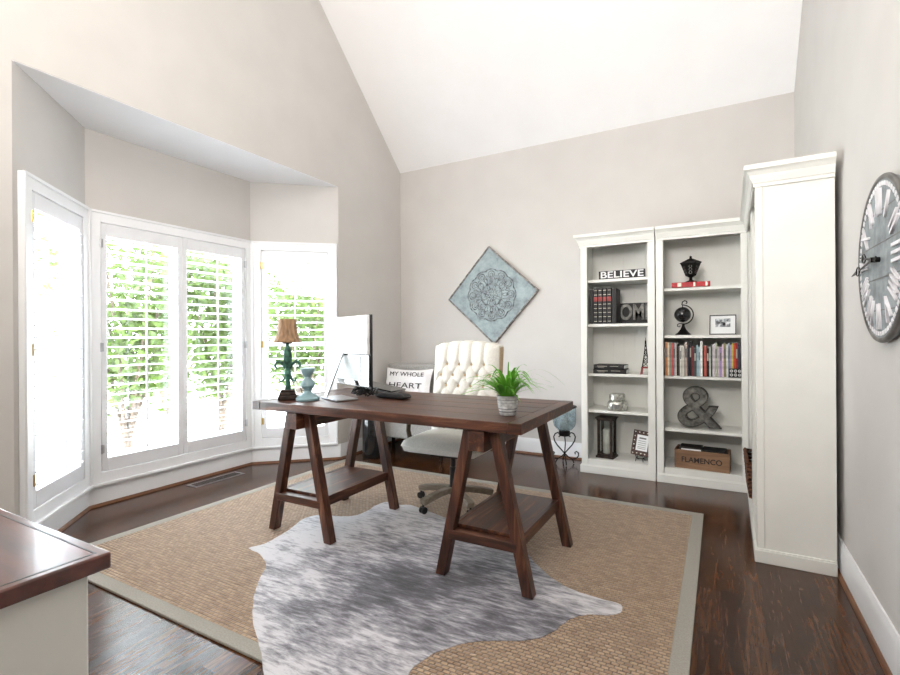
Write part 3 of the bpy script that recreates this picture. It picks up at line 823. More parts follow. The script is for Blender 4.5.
for q in range(13):
    a = R(-80+q*13.5); pts.append((-.005+.083*math.cos(a), 0, .175+.083*math.sin(a)))
pts += [(-.01, 0, .262), (-.005, 0, .285), (.012, 0, .295), (.028, 0, .288), (.03, 0, .275), (.02, 0, .268)]
ar.tube(pts, .0048, 7)
ar.tube([(0, 0, .095), (-.03, 0, .10), (-.045, 0, .09), (-.045, 0, .075), (-.03, 0, .07), (-.022, 0, .08)], .004, 6)
ar.tube([(-.005, 0, .24), (-.005, 0, .26)], .004, 6)
ar.done('arm', 'iron', t)
t = thing('photo_frame', 'thin black frame with white mat around a small black-and-white photograph', 'picture frame', (.02, Y(.10), 1.2585), R(-6))
tl = Matrix.Rotation(R(-8), 4, 'X')
f_ = MB(); f_.box(-.098, .098, -.008, .008, 0, .008, tl); f_.box(-.098, .098, -.008, .008, .158, .166, tl); f_.box(-.098, -.090, -.008, .008, .008, .158, tl); f_.box(.090, .098, -.008, .008, .008, .158, tl)
f_.done('frame', 'black', t)
MB().box(-.090, .090, -.002, .004, .008, .158, tl).done('mat_board', 'paper', t)
def photo_mat():
    m, nt, b = new_mat('black_and_white_photo'); n = noise(nt, coords(nt, (1, 1, 1)), 26, 3)
    nt.links.new(ramp(nt, n, [(.38, (40, 44, 50)), (.5, (130, 136, 142)), (.62, (216, 220, 222))]), b.inputs['Base Color']); b.inputs['Roughness'].default_value = .4; return m
M['photo'] = photo_mat()
MB().box(-.055, .055, -.0032, -.0015, .065, .135, tl).done('photograph', 'photo', t)
MB().poly([(0, .006, .10), (0, .06, .0), (0, .05, .0), (0, .006, .08)], (.02, 0, 0)).done('strut', 'black', t)
# the row of books
cols = [((178, 120, 76), 'orange-brown'), ((222, 206, 180), 'cream'), ((126, 148, 128), 'grey-green'), ((196, 92, 88), 'faded red'), ((168, 150, 158), 'mauve-grey'),
        ((232, 226, 218), 'white'), ((28, 26, 28), 'black'), ((52, 40, 34), 'dark brown'), ((206, 204, 196), 'pale grey'), ((190, 186, 176), 'light stone'), ((196, 178, 168), 'pinkish beige'),
        ((24, 24, 38), 'navy'), ((14, 14, 18), 'black'), ((104, 40, 44), 'maroon'), ((60, 66, 66), 'slate'), ((146, 178, 186), 'pale blue'), ((170, 186, 196), 'grey-blue'), ((236, 234, 228), 'white'),
        ((58, 20, 24), 'oxblood'), ((178, 84, 70), 'brick-red'), ((26, 18, 20), 'black'), ((206, 216, 204), 'pale green'), ((38, 66, 58), 'dark green'), ((200, 192, 196), 'lilac-grey'), ((184, 188, 168), 'sage'),
        ((216, 206, 210), 'blush'), ((166, 146, 186), 'violet'), ((222, 200, 208), 'pink'), ((160, 156, 112), 'olive'), ((226, 228, 226), 'white'), ((120, 128, 140), 'blue-grey'), ((210, 190, 222), 'lavender'), ((222, 208, 96), 'yellow'), ((196, 78, 40), 'orange-red'), ((150, 38, 40), 'red'), ((44, 46, 66), 'dark blue')]
ws = [.018, .014, .012, .016, .017, .008, .010, .014, .014, .022, .02, .016, .014, .018, .018, .014, .014, .016, .010, .018, .018, .012, .010, .020, .014, .016, .017, .012, .016, .014, .014, .012, .010, .014, .016, .014]
tot = sum(ws); k_ = (.552)/tot; x = -.418+.006
for i, ((c, nm), w) in enumerate(zip(cols, ws)):
    w *= k_; hgt = random.uniform(.235, .285) if i not in (3, 5, 12, 17) else .29
    if i < 6: hgt = .285-.002*i
    m = mat('book_cloth', c, .6, var=.08, nscale=30)
    prev = cols[i-1][1] if i else None; nxt = cols[i+1][1] if i < len(cols)-1 else None
    if i == 0: lab = 'orange-brown book at the very left end of the long book row'
    elif i == len(cols)-1: lab = 'dark blue book at the very right end of the long book row'
    else: lab = '%s-spined book between the %s one and the %s one' % (nm, prev, nxt)
    b = thing('shelf_book', lab, 'book', (x+w/2, Y(.10)+random.uniform(-.008, .01), .9125), 0, 'books standing in the long row')
    MB().box(-w/2+.0004, w/2-.0004, -.075, .085, 0, hgt).done('cover', m, b, bevel=.0015)
    MB().box(-w/2+.0016, w/2-.0016, -.07, .0855, .003, hgt+.0006).done('pages', 'paper', b)
    if i % 2 == 0 and w > .012:
        dk = sum(c) < 330
        MB().box(-w*.3, w*.3, -.0758, -.0745, hgt*.55, hgt*.82).done('spine_label', 'gold' if dk else 'label', b)
    x += w
t = thing('patterned_block', 'little black and white patterned block in front of the right-hand books', 'ornament', (.108, Y(.016)+.02, .9125))
MB().box(-.045, .045, -.018, .0, 0, .072).done('block', 'bookblack', t, bevel=.001)
g = MB()
for i in range(3):
    for j in range(2):
        cx_, cz_ = -.028+i*.028, .02+j*.032
        g.tube([(cx_+.009*math.cos(q*PI/4), -.0185, cz_+.010*math.sin(q*PI/4)) for q in range(8)], .0022, 5, close=True)
        g.ball((cx_, -.0185, cz_), .003, n=4)
g.done('pattern', 'paper', t)
# ampersand
t = thing('metal_ampersand', 'large galvanised metal ampersand leaning on the fourth shelf', 'ornament', (-.17, Y(.12), .4605), R(-3))
text_mesh('&', .48, .024, 'body', 'zinc', t, FRONT(.0, 0, .170), width=.315, bold=.002)
text_mesh('&', .48, .028, 'raised_rim', 'zincdark', t, FRONT(.0, .009, .170), width=.335, bold=.011)
# crate
t = thing('wooden_crate', 'small wooden crate with dark stencilled lettering on the bottom shelf', 'crate', (-.135, Y(.14), .1305), R(-3))
cr = MB(); cr.box(-.205, .205, -.11, -.098, 0, .155); cr.box(-.205, .205, .098, .11, 0, .155); cr.box(-.205, -.193, -.098, .098, 0, .155); cr.box(.193, .205, -.098, .098, 0, .155); cr.box(-.193, .193, -.098, .098, 0, .01)
cr.done('box', 'crate', t, bevel=.002)
text_mesh('FLAMENCO', .062, .0008, 'lettering', 'darkink', t, FRONT(-.0, -.1108, .075), width=.30, bold=.001)
for i, (xx, lab) in enumerate([(-.085, 'white-edged dark folder stack sticking out of the crate, left part'), (.09, 'black folder stack sticking out of the crate, right part')]):
    b = thing('folder', lab, 'folder', (-.135+xx, Y(.14), .142), R(-3))
    MB().box(-.085, .085, -.08, .075, 0, .165-.01*i).done('cover', 'bookblack', b, bevel=.002)
    if i == 0: MB().box(-.07, .08, -.0825, -.0805, .135, .152).done('paper_edge', 'paper', b)

# things on the right-wall cabinets
t = thing('wicker_basket', 'brown wicker basket on the bottom shelf of the far right-wall bookcase', 'basket', (.335, 4.14, .1305), 0)
bs = MB()
for k in range(9):
    z = .012+k*.028; o = .002*k
    bs.tube([(-.155-o, -.22-o, z), (.14+o, -.22-o, z), (.14+o, .22+o, z), (-.155-o, .22+o, z)], .0155, 8, close=True)
for k in range(14):
    y = -.2+k*.031; bs.tube([(-.155, y, .0), (-.172, y, .26)], .008, 6)
bs.box(-.14, .13, -.21, .21, 0, .01)
bs.done('weave', 'basket', t)
for z, y, lab in [(.6605, 3.33, 'dark iron bookend standing near the front edge of the near right-wall bookcase'), (.4505, 3.36, 'dark iron bird-like ornament on the lower shelf of the near right-wall bookcase')]:
    t = thing('iron_ornament', lab, 'ornament', (.225, y, z))
    o_ = MB(); o_.lathe([(.035, 0), (.035, .008), (.01, .02), (.008, .06), (.03, .09), (.036, .12), (.02, .15), (.004, .17)], n=16); o_.done('body', 'iron', t)
x = 3.46
for i in range(7):
    w = random.uniform(.022, .034); c = random.choice([(60, 44, 38), (150, 144, 132), (40, 52, 70), (120, 60, 50)])
    b = thing('shelf_book', ['dark brown', 'stone', 'navy', 'rust', 'second dark', 'thin grey', 'last'][i]+' book on the middle shelf of the near right-wall bookcase', 'book', (.345, x+w/2, 1.0005), R(-90), 'books in the right-wall bookcase')
    MB().box(-w/2+.0005, w/2-.0005, -.08, .08, 0, random.uniform(.2, .26)).done('cover', mat('book_cloth', c, .6), b, bevel=.0015)
    x += w

# ---------------------------------------------------------------- wall art
art = thing('wall_medallion', 'square pale blue carved medallion panel hung as a diamond on the back wall', 'wall art', (-2.215, YB-.0, 1.718))
rt = Matrix.Rotation(R(45-3), 4, 'Y')
S_ = .378
MB().box(-S_, S_, -.032, -.001, -S_, S_, rt).done('board', 'art', art, bevel=.003)
ed = MB()
for s in (-1, 1):
    ed.box(-S_-.008, S_+.008, -.045, -.001, s*(S_+.003)-.007, s*(S_+.003)+.007, rt); ed.box(s*(S_+.003)-.007, s*(S_+.003)+.007, -.045, -.001, -S_, S_, rt)
ed.done('frame', 'artedge', art, bevel=.002)
rl = MB(); Yr = -.0325
def ring(r, th, n=48): rl.tube([(r*math.cos(2*PI*k/n), Yr, r*math.sin(2*PI*k/n)) for k in range(n)], th, 6, close=True)
ring(.128, .0055); ring(.118, .003); ring(.03, .004, 20); ring(.012, .004, 12)
def petals(n, r0, r1, wd, th, off=0, lobes=True):
    for k in range(n):
        a = 2*PI*(k+off)/n; pts = []
        for q in range(17):
            s = q/16; ww = wd*math.sin(PI*s)**.8 if True else 0
            # closed drop: out and back
        for q in range(24):
            ph = 2*PI*q/24; rr = (r0+r1)/2-(r1-r0)/2*math.cos(ph); tt = wd*math.sin(ph)*(.6+.4*(rr-r0)/(r1-r0))
            pts.append((rr*math.cos(a)-tt*math.sin(a), Yr, rr*math.sin(a)+tt*math.cos(a)))
        rl.tube(pts, th, 5, close=True)
petals(8, .035, .075, .013, .004); petals(8, .06, .112, .018, .004, .5)
petals(16, .135, .195, .020, .0045); petals(12, .185, .268, .046, .006); petals(12, .20, .245, .02, .005); petals(12, .175, .225, .012, .004, .5)
pts = []
for k in range(144):
    a = 2*PI*k/144; r = .272+.018*abs(math.cos(6*a)) ; pts.append((r*math.cos(a), Yr, r*math.sin(a)))
rl.tube(pts, .0065, 6, close=True)
rl.done('carved_relief', 'artline', art)

# ---------------------------------------------------------------- clock on the right wall
CK = (XR, 2.37, 1.532); CR = .306
clock = thing('wall_clock', 'big round blue-grey clock with white Roman numerals on the right wall', 'clock', CK, R(-90))
f_ = MB(); f_.lathe([(.0001, 0), (CR-.012, 0)], n=72, mtx=Matrix.Translation((0, -.03, 0)) @ Matrix.Rotation(R(90), 4, 'X'), cap=False)
f_ = MB()
def disc(mb, r, y0, y1, n=72):
    a = [mb.bm.verts.new((r*math.cos(2*PI*k/n), y0, r*math.sin(2*PI*k/n))) for k in range(n)]; b = [mb.bm.verts.new((r*math.cos(2*PI*k/n), y1, r*math.sin(2*PI*k/n))) for k in range(n)]
    mb.bm.faces.new(a); mb.bm.faces.new(list(reversed(b)))
    for k in range(n): mb.bm.faces.new((a[k], b[k], b[(k+1) % n], a[(k+1) % n]))
disc(f_, CR-.004, -.03, -.002); f_.done('dial', 'clockface', clock)
rm = MB(); rm.tube([((CR-.004)*math.cos(2*PI*k/72), -.024, (CR-.004)*math.sin(2*PI*k/72)) for k in range(72)], .011, 10, close=True); rm.done('rim', 'clockrim', clock)
tk = MB()
for k in range(60):
    a = 2*PI*(k+.5)/60; mt = Matrix.Rotation(-a, 4, 'Y')
    tk.box(-.0085, .0085, -.0325, -.0295, CR-.036, CR-.020, mt)
tk.done('minute_track', 'clockwhite', clock)
sm = MB()
for z in (-.19, -.07, .06, .18):
    hw_ = math.sqrt((CR-.05)**2-z*z); sm.box(-hw_, hw_, -.0308, -.0298, z-.002, z+.002)
sm.done('board_seams', 'clockrim', clock)
for k, s in enumerate(['XII', 'I', 'II', 'III', 'IIII', 'V', 'VI', 'VII', 'VIII', 'IX', 'X', 'XI']):
    a = -2*PI*k/12
    text_mesh(s, .14, .004, 'numeral', 'clockwhite', clock, Matrix.Rotation(-a, 4, 'Y') @ FRONT(0, -.034, CR-.098), width={1: .012, 2: .038, 3: .066, 4: .082}[len(s)] if s not in ('V', 'X') else .055, bold=.0005)
hd = MB()
def hand(ang, L, w):
    mt = Matrix.Rotation(R(ang), 4, 'Y')
    hd.box(-w/2, w/2, -.054, -.050, -.05, L*.6, mt)
    hd.tube([mt @ Vector((.018*math.sin(q*PI/5), -.052, L*.66+.028*math.cos(q*PI/5))) for q in range(10)], .0025, 5, close=True)
    hd.poly([mt @ Vector((-.008, -.054, L*.72)), mt @ Vector((.008, -.054, L*.72)), mt @ Vector((0, -.054, L))], mt @ Vector((0, .004, 0)))
hand(-95, .33, .006); hand(-80, .19, .008)
hd.tube([(0, -.03, 0), (0, -.058, 0)], .010, 12)
hd.done('hands', 'iron', clock)

# ---------------------------------------------------------------- desk top things
Z = DZ+.001
lamp = thing('table_lamp', 'small table lamp with tan bell shade and green fleur-de-lis base', 'lamp', (-2.478, 2.255, Z), R(47))
b = MB(); b.box(-.06, .06, -.05, .05, 0, .03); b.box(-.052, .052, -.042, .042, .03, .05); b.box(-.044, .044, -.036, .036, .05, .066); b.done('foot', 'bronze', lamp, bevel=.006)
st_ = MB(); st_.lathe([(.022, .066), (.017, .10), (.016, .13), (.022, .16), (.026, .165), (.022, .17), (.018, .20), (.026, .24), (.029, .28), (.024, .32), (.012, .35), (.008, .38)], n=20)
for s in (-1, 1):
    st_.tube([(s*.012, 0, .20), (s*.03, 0, .235), (s*.055, 0, .25), (s*.072, 0, .24), (s*.078, 0, .22), (s*.07, 0, .205), (s*.058, 0, .21)], [.009, .011, .011, .009, .008, .007, .005], 8)
    st_.tube([(s*.012, 0, .15), (s*.03, 0, .125), (s*.045, 0, .12), (s*.052, 0, .132), (s*.045, 0, .142)], [.007, .008, .007, .006, .004], 8)
st_.done('stem', 'patina', lamp)
sh = MB(); n_ = 48
prof = [(.088, .375), (.075, .40), (.064, .43), (.058, .47), (.056, .505), (.058, .525)]
rings = []
for r_, z_ in prof: rings.append([sh.bm.verts.new((r_*(1+.02*math.cos(8*2*PI*k/n_))*math.cos(2*PI*k/n_), r_*(1+.02*math.cos(8*2*PI*k/n_))*math.sin(2*PI*k/n_), z_)) for k in range(n_)])
for a, c in zip(rings, rings[1:]):
    for k in range(n_): sh.bm.faces.new((a[k], a[(k+1) % n_], c[(k+1) % n_], c[k]))
shd = sh.done('lamp_shade', 'shade', lamp); q = shd.modifiers.new('s', 'SOLIDIFY'); q.thickness = .002
MB().lathe([(.03, .365), (.032, .372), (.01, .376), (.008, .44)], n=16).done('socket', 'bronze', lamp)

t = thing('candlestick', 'pale blue turned pillar candlestick right of the lamp', 'candlestick', (-2.335, 2.29, Z))
MB().lathe([(.074, 0), (.076, .012), (.066, .024), (.045, .036), (.026, .05), (.022, .062), (.03, .075), (.046, .092), (.047, .108), (.036, .125), (.022, .138), (.02, .15), (.03, .165), (.044, .185), (.047, .20), (.047, .208), (.03, .208), (.0001, .2)], n=36).done('body', 'blue', t)
# monitor
def pl(u, t_, z):  # position along image column: helper for placing the screen
    th = R(29.14); F = Vector((-math.sin(th), math.cos(th), 0)); Rr = Vector((math.cos(th), math.sin(th), 0))
    p = (F+Rr*((u-450)/484.17))*t_; return Vector((p.x, p.y, z))
Pn, Pf = pl(370.5, 2.98, 0), pl(334.5, 3.42, 0)
dv = (Pn-Pf); wS = dv.length; ang = math.atan2(dv.y, dv.x); ctr = (Pn+Pf)/2
mon = thing('monitor', 'flat computer screen with painted window reflections, on a silver stand', 'monitor', (ctr.x, ctr.y, Z), ang)
MB().box(-wS/2, wS/2, .004, .016, .085, .545).done('bezel', 'black', mon, bevel=.003)
MB().box(-wS/2+.004, wS/2-.012, -.02, .0035, .295, .543).done('upper_reflection', 'white', mon, bevel=.006)  # bright window reflection painted as a white panel
MB().box(-wS/2+.004, wS/2-.012, -.006, .0035, .095, .292).done('lower_back', 'glossblack', mon, bevel=.002)
MB().box(-wS/2+.02, wS/2-.12, -.0085, -.0065, .125, .285).done('lower_reflection', 'greyreflection', mon, bevel=.001)  # reflection of desk and lower window painted as a grey panel
MB().box(-wS*.28, wS*.32, -.0215, -.0205, .515, .521).done('dark_line', 'black', mon)  # thin dark line across the painted reflection
sd = MB()
sd.poly([(-.13, -.14, .012), (-.13, -.128, .012), (-.13, -.012, .30), (-.13, -.024, .30)], (.045, 0, 0))
sd.done('stand_neck', 'silver', mon, bevel=.002)
MB().box(-.16, .10, -.15, .0, .0, .011).done('stand_foot', 'silver', mon, bevel=.003)
# cables
cbm = MB()
for k in range(5):
    cx_, cy_ = -2.15+.022*k, 2.59+.008*k; pts = []
    for q in range(16):
        pts.append((cx_+.055*math.cos(q*.8+k)+random.uniform(-.012, .012), cy_+.03*math.sin(q*.9+k*2), Z+.006+.055*abs(math.sin(q*.55+k))))
    cbm.tube(pts, .0048, 6)
tag(cbm.done('cable_tangle', 'black'), 'tangle of black cables on the desk below the screen', 'cable')
# laptop (closed, propped at an angle)
lp = thing('laptop', 'closed black laptop with silver edge lying on the desk beside the cables', 'laptop', (-2.16, 2.84, Z), R(4))
tl = Matrix.Translation((0, 0, .031)) @ Matrix.Rotation(R(9), 4, 'Y')
MB().box(-.16, .15, -.10, .10, .008, .018, tl).done('lid', 'glossblack', lp, bevel=.004)
MB().box(-.16, .145, -.10, .10, -.004, .007, tl).done('keyboard_base', 'silver', lp, bevel=.003)
MB().box(-.15, -.13, -.08, .08, -.0, .048).done('prop_foot', 'black', lp)
MB().box(.11, .13, -.08, .08, -.0, .009).done('prop_foot', 'black', lp)
t = thing('black_pouch', 'soft black case lying on the desk in front of the pillow', 'case', (-1.89, 2.615, Z), R(-4))
cushion(.25, .09, .03, .0, 'body', 'bookblack', t, .006)

# plant
pot = thing('potted_grass', 'small grass plant in a whitewashed ribbed pot on the desk corner', 'plant', (-.955, 2.315, Z))
MB().lathe([(.036, 0), (.040, .004), (.050, .05), (.056, .098), (.058, .1), (.052, .1), (.050, .085), (.0001, .085)], n=36).done('pot', 'pot', pot)
bd = MB()
for z in (.02, .035, .05, .065, .08): 
    r_ = .0408+(.0545-.0408)*(z/.095); bd.tube([(r_*math.cos(2*PI*k/36), r_*math.sin(2*PI*k/36), z) for k in range(36)], .0021, 5, close=True)
bd.done('pot_bands', 'potband', pot)
MB().lathe([(.0001, .088), (.0505, .087)], n=24, cap=False).done('soil', 'soil', pot)
gr = MB(); rnd = random.Random(3)
def blade(az, reach, height, w0, droop, base_r):
    n = 9; ca, sa = math.cos(az), math.sin(az); L = []; w0 *= 1+reach*5
    for i in range(n+1):
        s = i/n
        r = base_r+reach*s**1.35; z = .085+height*(math.sin(min(1, s*1.0)*PI*.5*(1+droop)))
        w = w0*(1-s**3)*(.75+.25*math.sin(PI*s))+.0003
        L.append((gr.bm.verts.new((ca*r-sa*w, sa*r+ca*w, z)), gr.bm.verts.new((ca*r+sa*w, sa*r-ca*w, z+.001))))
    for a, b in zip(L, L[1:]): gr.bm.faces.new((a[0], a[1], b[1], b[0]))
for k in range(120):
    az = rnd.uniform(0, 2*PI); up = rnd.random()**1.4
    blade(az, rnd.uniform(.04, .22)*(1.25-up*.5), rnd.uniform(.06, .15)*(.7+.45*up), rnd.uniform(.0035, .0062), rnd.uniform(0, .8), rnd.uniform(0, .035))
blade(R(25), .27, .15, .004, .7, .02); blade(R(5), .22, .13, .004, .65, .02); blade(R(200), .19, .05, .0035, .95, .02); blade(R(170), .16, .04, .004, .8, .02)
blade(R(-40), .11, .03, .0045, 1.1, .03); blade(R(60), .12, .17, .003, .2, .01); blade(R(-60), .06, .19, .003, .1, .01)
gr.done('grass_blades', 'grass', pot, recalc=False)

# ---------------------------------------------------------------- corner things
se = thing('settee', 'small grey linen settee in the back left corner behind the desk', 'settee', (-2.90, 4.45, 0))
MB().box(-.52, .48, -.27, .26, .19, .44).done('seat_base', 'greylinen', se, bevel=.02, seg=3)
cushion(.98, .46, .12, .435, 'seat_cushion', 'greylinen', se, .015, x0=-.02, y0=-.045)
bb = MB(); bb.box(-.54, .50, .19, .31, .42, .955); bb.done('backrest', 'greylinen', se, bevel=.035, seg=4)
for x_ in (-.47, .43):
    for y_ in (-.22, .21): MB().lathe([(.016, 0.0005), (.02, .03), (.026, .19)], (x_, y_, 0), 12).done('leg', 'bronze', se)
pw_ = thing('throw_pillow', 'white pillow lettered MY WHOLE HEART leaning on the grey settee', 'pillow', (-3.06, 4.46, .575), R(-2))
n = 20; mb = MB(); F_, B_ = [], []
for i in range(n+1):
    a, c = [], []
    for j in range(n+1):
        u, v = 2*i/n-1, 2*j/n-1
        x_ = u*.325*(1-.07*(1-v*v)); z_ = v*.175*(1-.14*(1-u*u))
        e = max(0, (1-u**4)*(1-v**4)); y_ = .06*e**.6
        a.append(mb.bm.verts.new((x_, -y_, z_+.17))); c.append(mb.bm.verts.new((x_, y_*.8, z_+.17)) if e > 0 else a[-1])
    F_.append(a); B_.append(c)
for i in range(n):
    for j in range(n):
        mb.bm.faces.new((F_[i][j], F_[i+1][j], F_[i+1][j+1], F_[i][j+1]))
        mb.bm.faces.new((B_[i][j+1], B_[i+1][j+1], B_[i+1][j], B_[i][j]))
plo = mb.done('pillow_cover', 'pillow', pw_)
tx = text_mesh('MY WHOLE', .068, .0015, 'lettering', 'darkink', pw_, FRONT(.01, -.058, .262), width=.46)
tx = text_mesh('HEART', .085, .0015, 'lettering', 'darkink', pw_, FRONT(.01, -.063, .135), width=.44)
pw_.rotation_euler = (R(-14), 0, R(-2))
bn = thing('tall_bin', 'tall narrow black cylindrical bin standing behind the desk trestle', 'bin', (-3.20, 4.03, 0))
MB().lathe([(.085, .0005), (.092, .006), (.092, .62), (.088, .63), (.08, .63), (.08, .02)], n=36).done('body', 'glossblack', bn)
MB().lathe([(.094, .60), (.097, .603), (.097, .628), (.094, .631)], n=36, cap=False).done('rim_band', 'black', bn)

# hurricane candle stand
hs = thing('candle_stand', 'wrought iron scroll stand holding a blue-grey hurricane glass beside the bookcase', 'candle holder', (-1.345, 4.72, 0), R(25))
ir = MB()
def scroll(cx, cz, r0, r1, a0, a1, n=14): return [(cx+(r0+(r1-r0)*q/n)*math.cos(R(a0+(a1-a0)*q/n)), (cz+(r0+(r1-r0)*q/n)*math.sin(R(a0+(a1-a0)*q/n)))) for q in range(n+1)]
for s in (-1, 1):
    heart = [(0, .10), (.03, .135), (.07, .18), (.098, .225), (.105, .265), (.09, .295), (.065, .305), (.045, .29), (.045, .27), (.058, .262)]
    ir.tube([(s*x_, 0, z_) for x_, z_ in heart], .0062, 8)
    foot = [(0, .10), (.03, .07), (.07, .045), (.11, .05), (.135, .075), (.135, .105), (.115, .12), (.098, .108), (.105, .093)]
    ir.tube([(s*x_, 0, z_) for x_, z_ in foot], .0062, 8)
    ir.tube([(s*.07, 0, .045), (s*.085, 0, .02), (s*.09, 0, .0055)], .0062, 8)
ir.tube([(0, 0, .10), (0, -.05, .06), (0, -.09, .03), (0, -.10, .0055)], .0062, 8)
ir.tube([(0, 0, .10), (0, .05, .06), (0, .09, .03), (0, .10, .0055)], .0062, 8)
ir.tube([(0, 0, .10), (.008, 0, .2), (0, 0, .30)], .0055, 8)
ir.lathe([(.02, .27), (.05, .275), (.055, .285), (.055, .325), (.05, .326), (.045, .3), (.0001, .3)], n=20)
ir.done('scroll_stand', 'iron', hs)
MB().lathe([(.045, .3265), (.07, .335), (.104, .375), (.112, .42), (.112, .555), (.116, .558), (.108, .558), (.107, .42), (.098, .38), (.065, .342), (.0001, .335)], n=36).done('hurricane_glass', 'blueglass', hs)
MB().lathe([(.109, .556), (.119, .556), (.119, .568), (.109, .568), (.109, .556)], n=36, cap=False).done('glass_rim', 'zincdark', hs)
MB().lathe([(.04, .345), (.04, .43), (.03, .435), (.0001, .432)], n=20).done('candle', 'candle', hs)

# ---------------------------------------------------------------- dresser
dr = thing('side_cabinet', 'white cabinet with polished dark wood top in the near left corner', 'cabinet', (-1.75, .10, 0))
x0_, x1_, y0_, y1_ = -.75, .749, -.55, .384
def top_mat():
    m, nt, b = new_mat('polished_mahogany')
    n = noise(nt, coords(nt, (1, 12, 12)), 2, 7, .6, .5)
    nt.links.new(ramp(nt, n, [(.25, (44, 16, 10)), (.5, (78, 30, 18)), (.75, (104, 46, 28))]), b.inputs['Base Color'])
    b.inputs['Roughness'].default_value = .28; b.inputs['Coat Weight'].default_value = .9; b.inputs['Coat Roughness'].default_value = .12; return m
M['mahog'] = top_mat()
MB().box(x0_, x1_, y0_, y1_, .821, .852).done('worktop', 'mahog', dr, bevel=.004)
il = MB(); i_ = .017
il.box(x0_+i_, x1_-i_, y1_-i_-.004, y1_-i_, .8518, .8524); il.box(x1_-i_-.004, x1_-i_, y0_+i_, y1_-i_-.004, .8518, .8524); il.box(x0_+i_, x1_-i_, y0_+i_, y0_+i_+.004, .8518, .8524)
il.done('inlay_line', 'black', dr, smooth=False)
MB().box(x0_+.03, x1_-.022, y0_+.03, y1_-.028, .06, .8205).done('body', 'bookcase', dr, bevel=.004)
MB().box(x0_+.03, x1_-.018, y0_+.03, y1_-.024, .0005, .06).done('plinth', 'bookcase', dr, bevel=.003)
for i in range(2):
    xa_ = x0_+.07+i*.70; d_ = MB().box(xa_, xa_+.66, y1_-.0275, y1_-.012, .10, .76).done('door', 'bookcase', dr, bevel=.003)
    MB().ball((xa_+(.60 if i == 0 else .06), y1_-.004, .45), .012, n=8).done('knob', 'silver', d_)

# ---------------------------------------------------------------- outdoors
struct(MB().box(-30, BX-.3, -20, 24, -.35, -.3).done('ground', 'ground', smooth=False))
def myrtle(loc, h, nst, seed, label, spread=.9, leafn=2900, low=.3):
    rg = random.Random(seed)
    t = thing('garden_tree', label, 'tree', loc, 0, 'green trees outside the bay windows')
    st = MB(); lf = MB(); tips = []
    for k in range(nst):
        az = 2*PI*k/nst+rg.uniform(-.3, .3); sp = rg.uniform(.3, 1)*spread; pts = []
        for q in range(7):
            s = q/6; pts.append(Vector((math.cos(az)*sp*s**1.1+rg.uniform(-.03, .03), math.sin(az)*sp*s**1.1+rg.uniform(-.03, .03), h*s*.9)))
        st.tube(pts, [.035*(1-.7*q/6) for q in range(7)], 6); tips += pts[2:]
        for b_ in range(4):
            p = pts[rg.randint(2, 5)]; d = Vector((rg.uniform(-1, 1), rg.uniform(-1, 1), rg.uniform(.2, 1)))*.45
            st.tube([p, p+d*.5, p+d], [.012, .008, .004], 5); tips += [p+d, p+d*.5]
    st.done('trunks', 'bark', t)
    for k in range(leafn):
        c = rg.choice(tips)+Vector((rg.gauss(0, .2), rg.gauss(0, .2), rg.gauss(0, .17)))
        if c.z < low: continue
        s = rg.uniform(.045, .085); a = Vector((rg.uniform(-1, 1), rg.uniform(-1, 1), rg.uniform(-1, 1))).normalized(); b = a.orthogonal().normalized()
        vs = [lf.bm.verts.new(c+a*s), lf.bm.verts.new(c+b*s*.45), lf.bm.verts.new(c-a*s), lf.bm.verts.new(c-b*s*.45)]
        lf.bm.faces.new(vs)
    lf.done('leaves', 'tree1', t, smooth=False, recalc=False)
    return t
myrtle((-7.3, 3.75, -.3), 3.1, 7, 11, 'multi-stemmed green tree outside, seen through the left middle shutter', 1.1)
myrtle((-6.9, 4.95, -.3), 3.1, 6, 12, 'green tree outside, seen through the right middle shutter', .75)
myrtle((-7.0, 6.8, -.3), 3.0, 8, 13, 'bushy green tree outside, seen behind the table lamp', 1.2, 4200, .2)
myrtle((-9.5, 5.6, -.3), 2.6, 6, 14, 'farther green tree outside, between the two nearer ones', 1.2, 1500, .9)

# ---------------------------------------------------------------- light
w = bpy.data.worlds.new('world'); SC.world = w; w.use_nodes = True
bg = w.node_tree.nodes['Background']; bg.inputs[0].default_value = (.89, .935, 1.0, 1); bg.inputs[1].default_value = 15.5
def area(name, loc, rot, sx, sy, power, col, portal=False):
    l = bpy.data.lights.new(name, 'AREA'); l.shape = 'RECTANGLE'; l.size = sx; l.size_y = sy; l.energy = power; l.color = col
    o = bpy.data.objects.new(name, l); COL.objects.link(o); o.location = loc; o.rotation_euler = rot
    if portal: l.cycles.is_portal = True
    return o
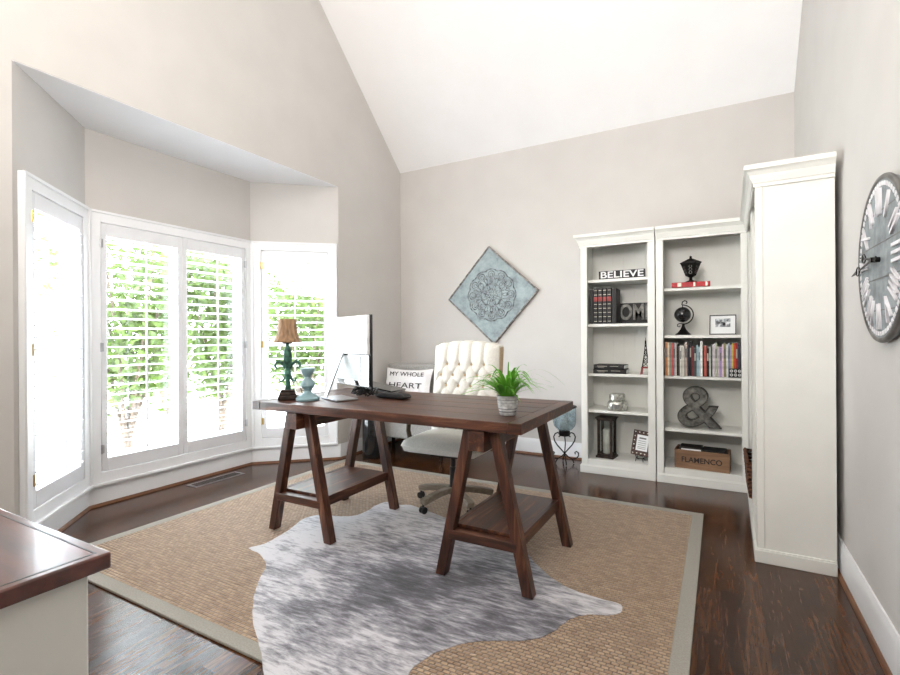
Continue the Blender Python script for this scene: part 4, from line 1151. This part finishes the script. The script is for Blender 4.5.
# sky portals in the window openings
for name, P, Q, L, s0, s1 in windows:
    d = (Q-P).normalized(); nrm = Vector((d.y, -d.x, 0))
    mid = (P+Q)/2
    if nrm.dot(Vector((-1.7, 2.5, 0))-mid) < 0: nrm = -nrm
    o = area('daylight_portal', (mid.x-nrm.x*.2, mid.y-nrm.y*.2, 1.2), (0, 0, 0), L*.95, 2.0, 10, (1, 1, 1), True)
    o.rotation_euler = nrm.to_track_quat('-Z', 'Y').to_euler()
# unseen fill lights added behind the camera to brighten the room
o = area('room_fill', (-1.6, -.4, 3.6), (0, 0, 0), 1.0, 1.0, 26, (1, .92, .82)); o.rotation_euler = Vector((-.35, .5, -1)).to_track_quat('-Z', 'Y').to_euler()
o = area('ceiling_bounce_fill', (-.65, -.5, 2.5), (0, 0, 0), 1.2, 1.2, 106, (1, .955, .905)); o.rotation_euler = Vector((-.05, .95, 1)).to_track_quat('-Z', 'Y').to_euler()
sl = bpy.data.lights.new('sun', 'SUN'); sl.energy = 9.0; sl.angle = R(1); sl.color = (1, .97, .9)
so_ = bpy.data.objects.new('sun', sl); COL.objects.link(so_); so_.rotation_euler = Vector((-.3, -.4, -1)).to_track_quat('-Z', 'Y').to_euler()

# ---------------------------------------------------------------- camera
cam = bpy.data.cameras.new('camera'); co = bpy.data.objects.new('camera', cam); COL.objects.link(co); SC.camera = co
cam.sensor_fit = 'HORIZONTAL'; cam.sensor_width = 36; cam.lens = 484.17/900*36; cam.clip_start = .02
th = R(29.14); r = .0065
F = Vector((-math.sin(th), math.cos(th), 0)); Rt = Vector((math.cos(th), math.sin(th), 0)); Up = Vector((0, 0, 1))
R2 = Rt*math.cos(r)-Up*math.sin(r); U2 = Rt*math.sin(r)+Up*math.cos(r)
mt = Matrix((R2, U2, -F)).transposed().to_4x4(); mt.translation = (0, 0, 1.25)
co.matrix_world = mt
SC.view_settings.view_transform = 'Standard'; SC.view_settings.look = 'None'; SC.view_settings.gamma = 1; SC.view_settings.exposure = .5
SC.view_settings.use_curve_mapping = False
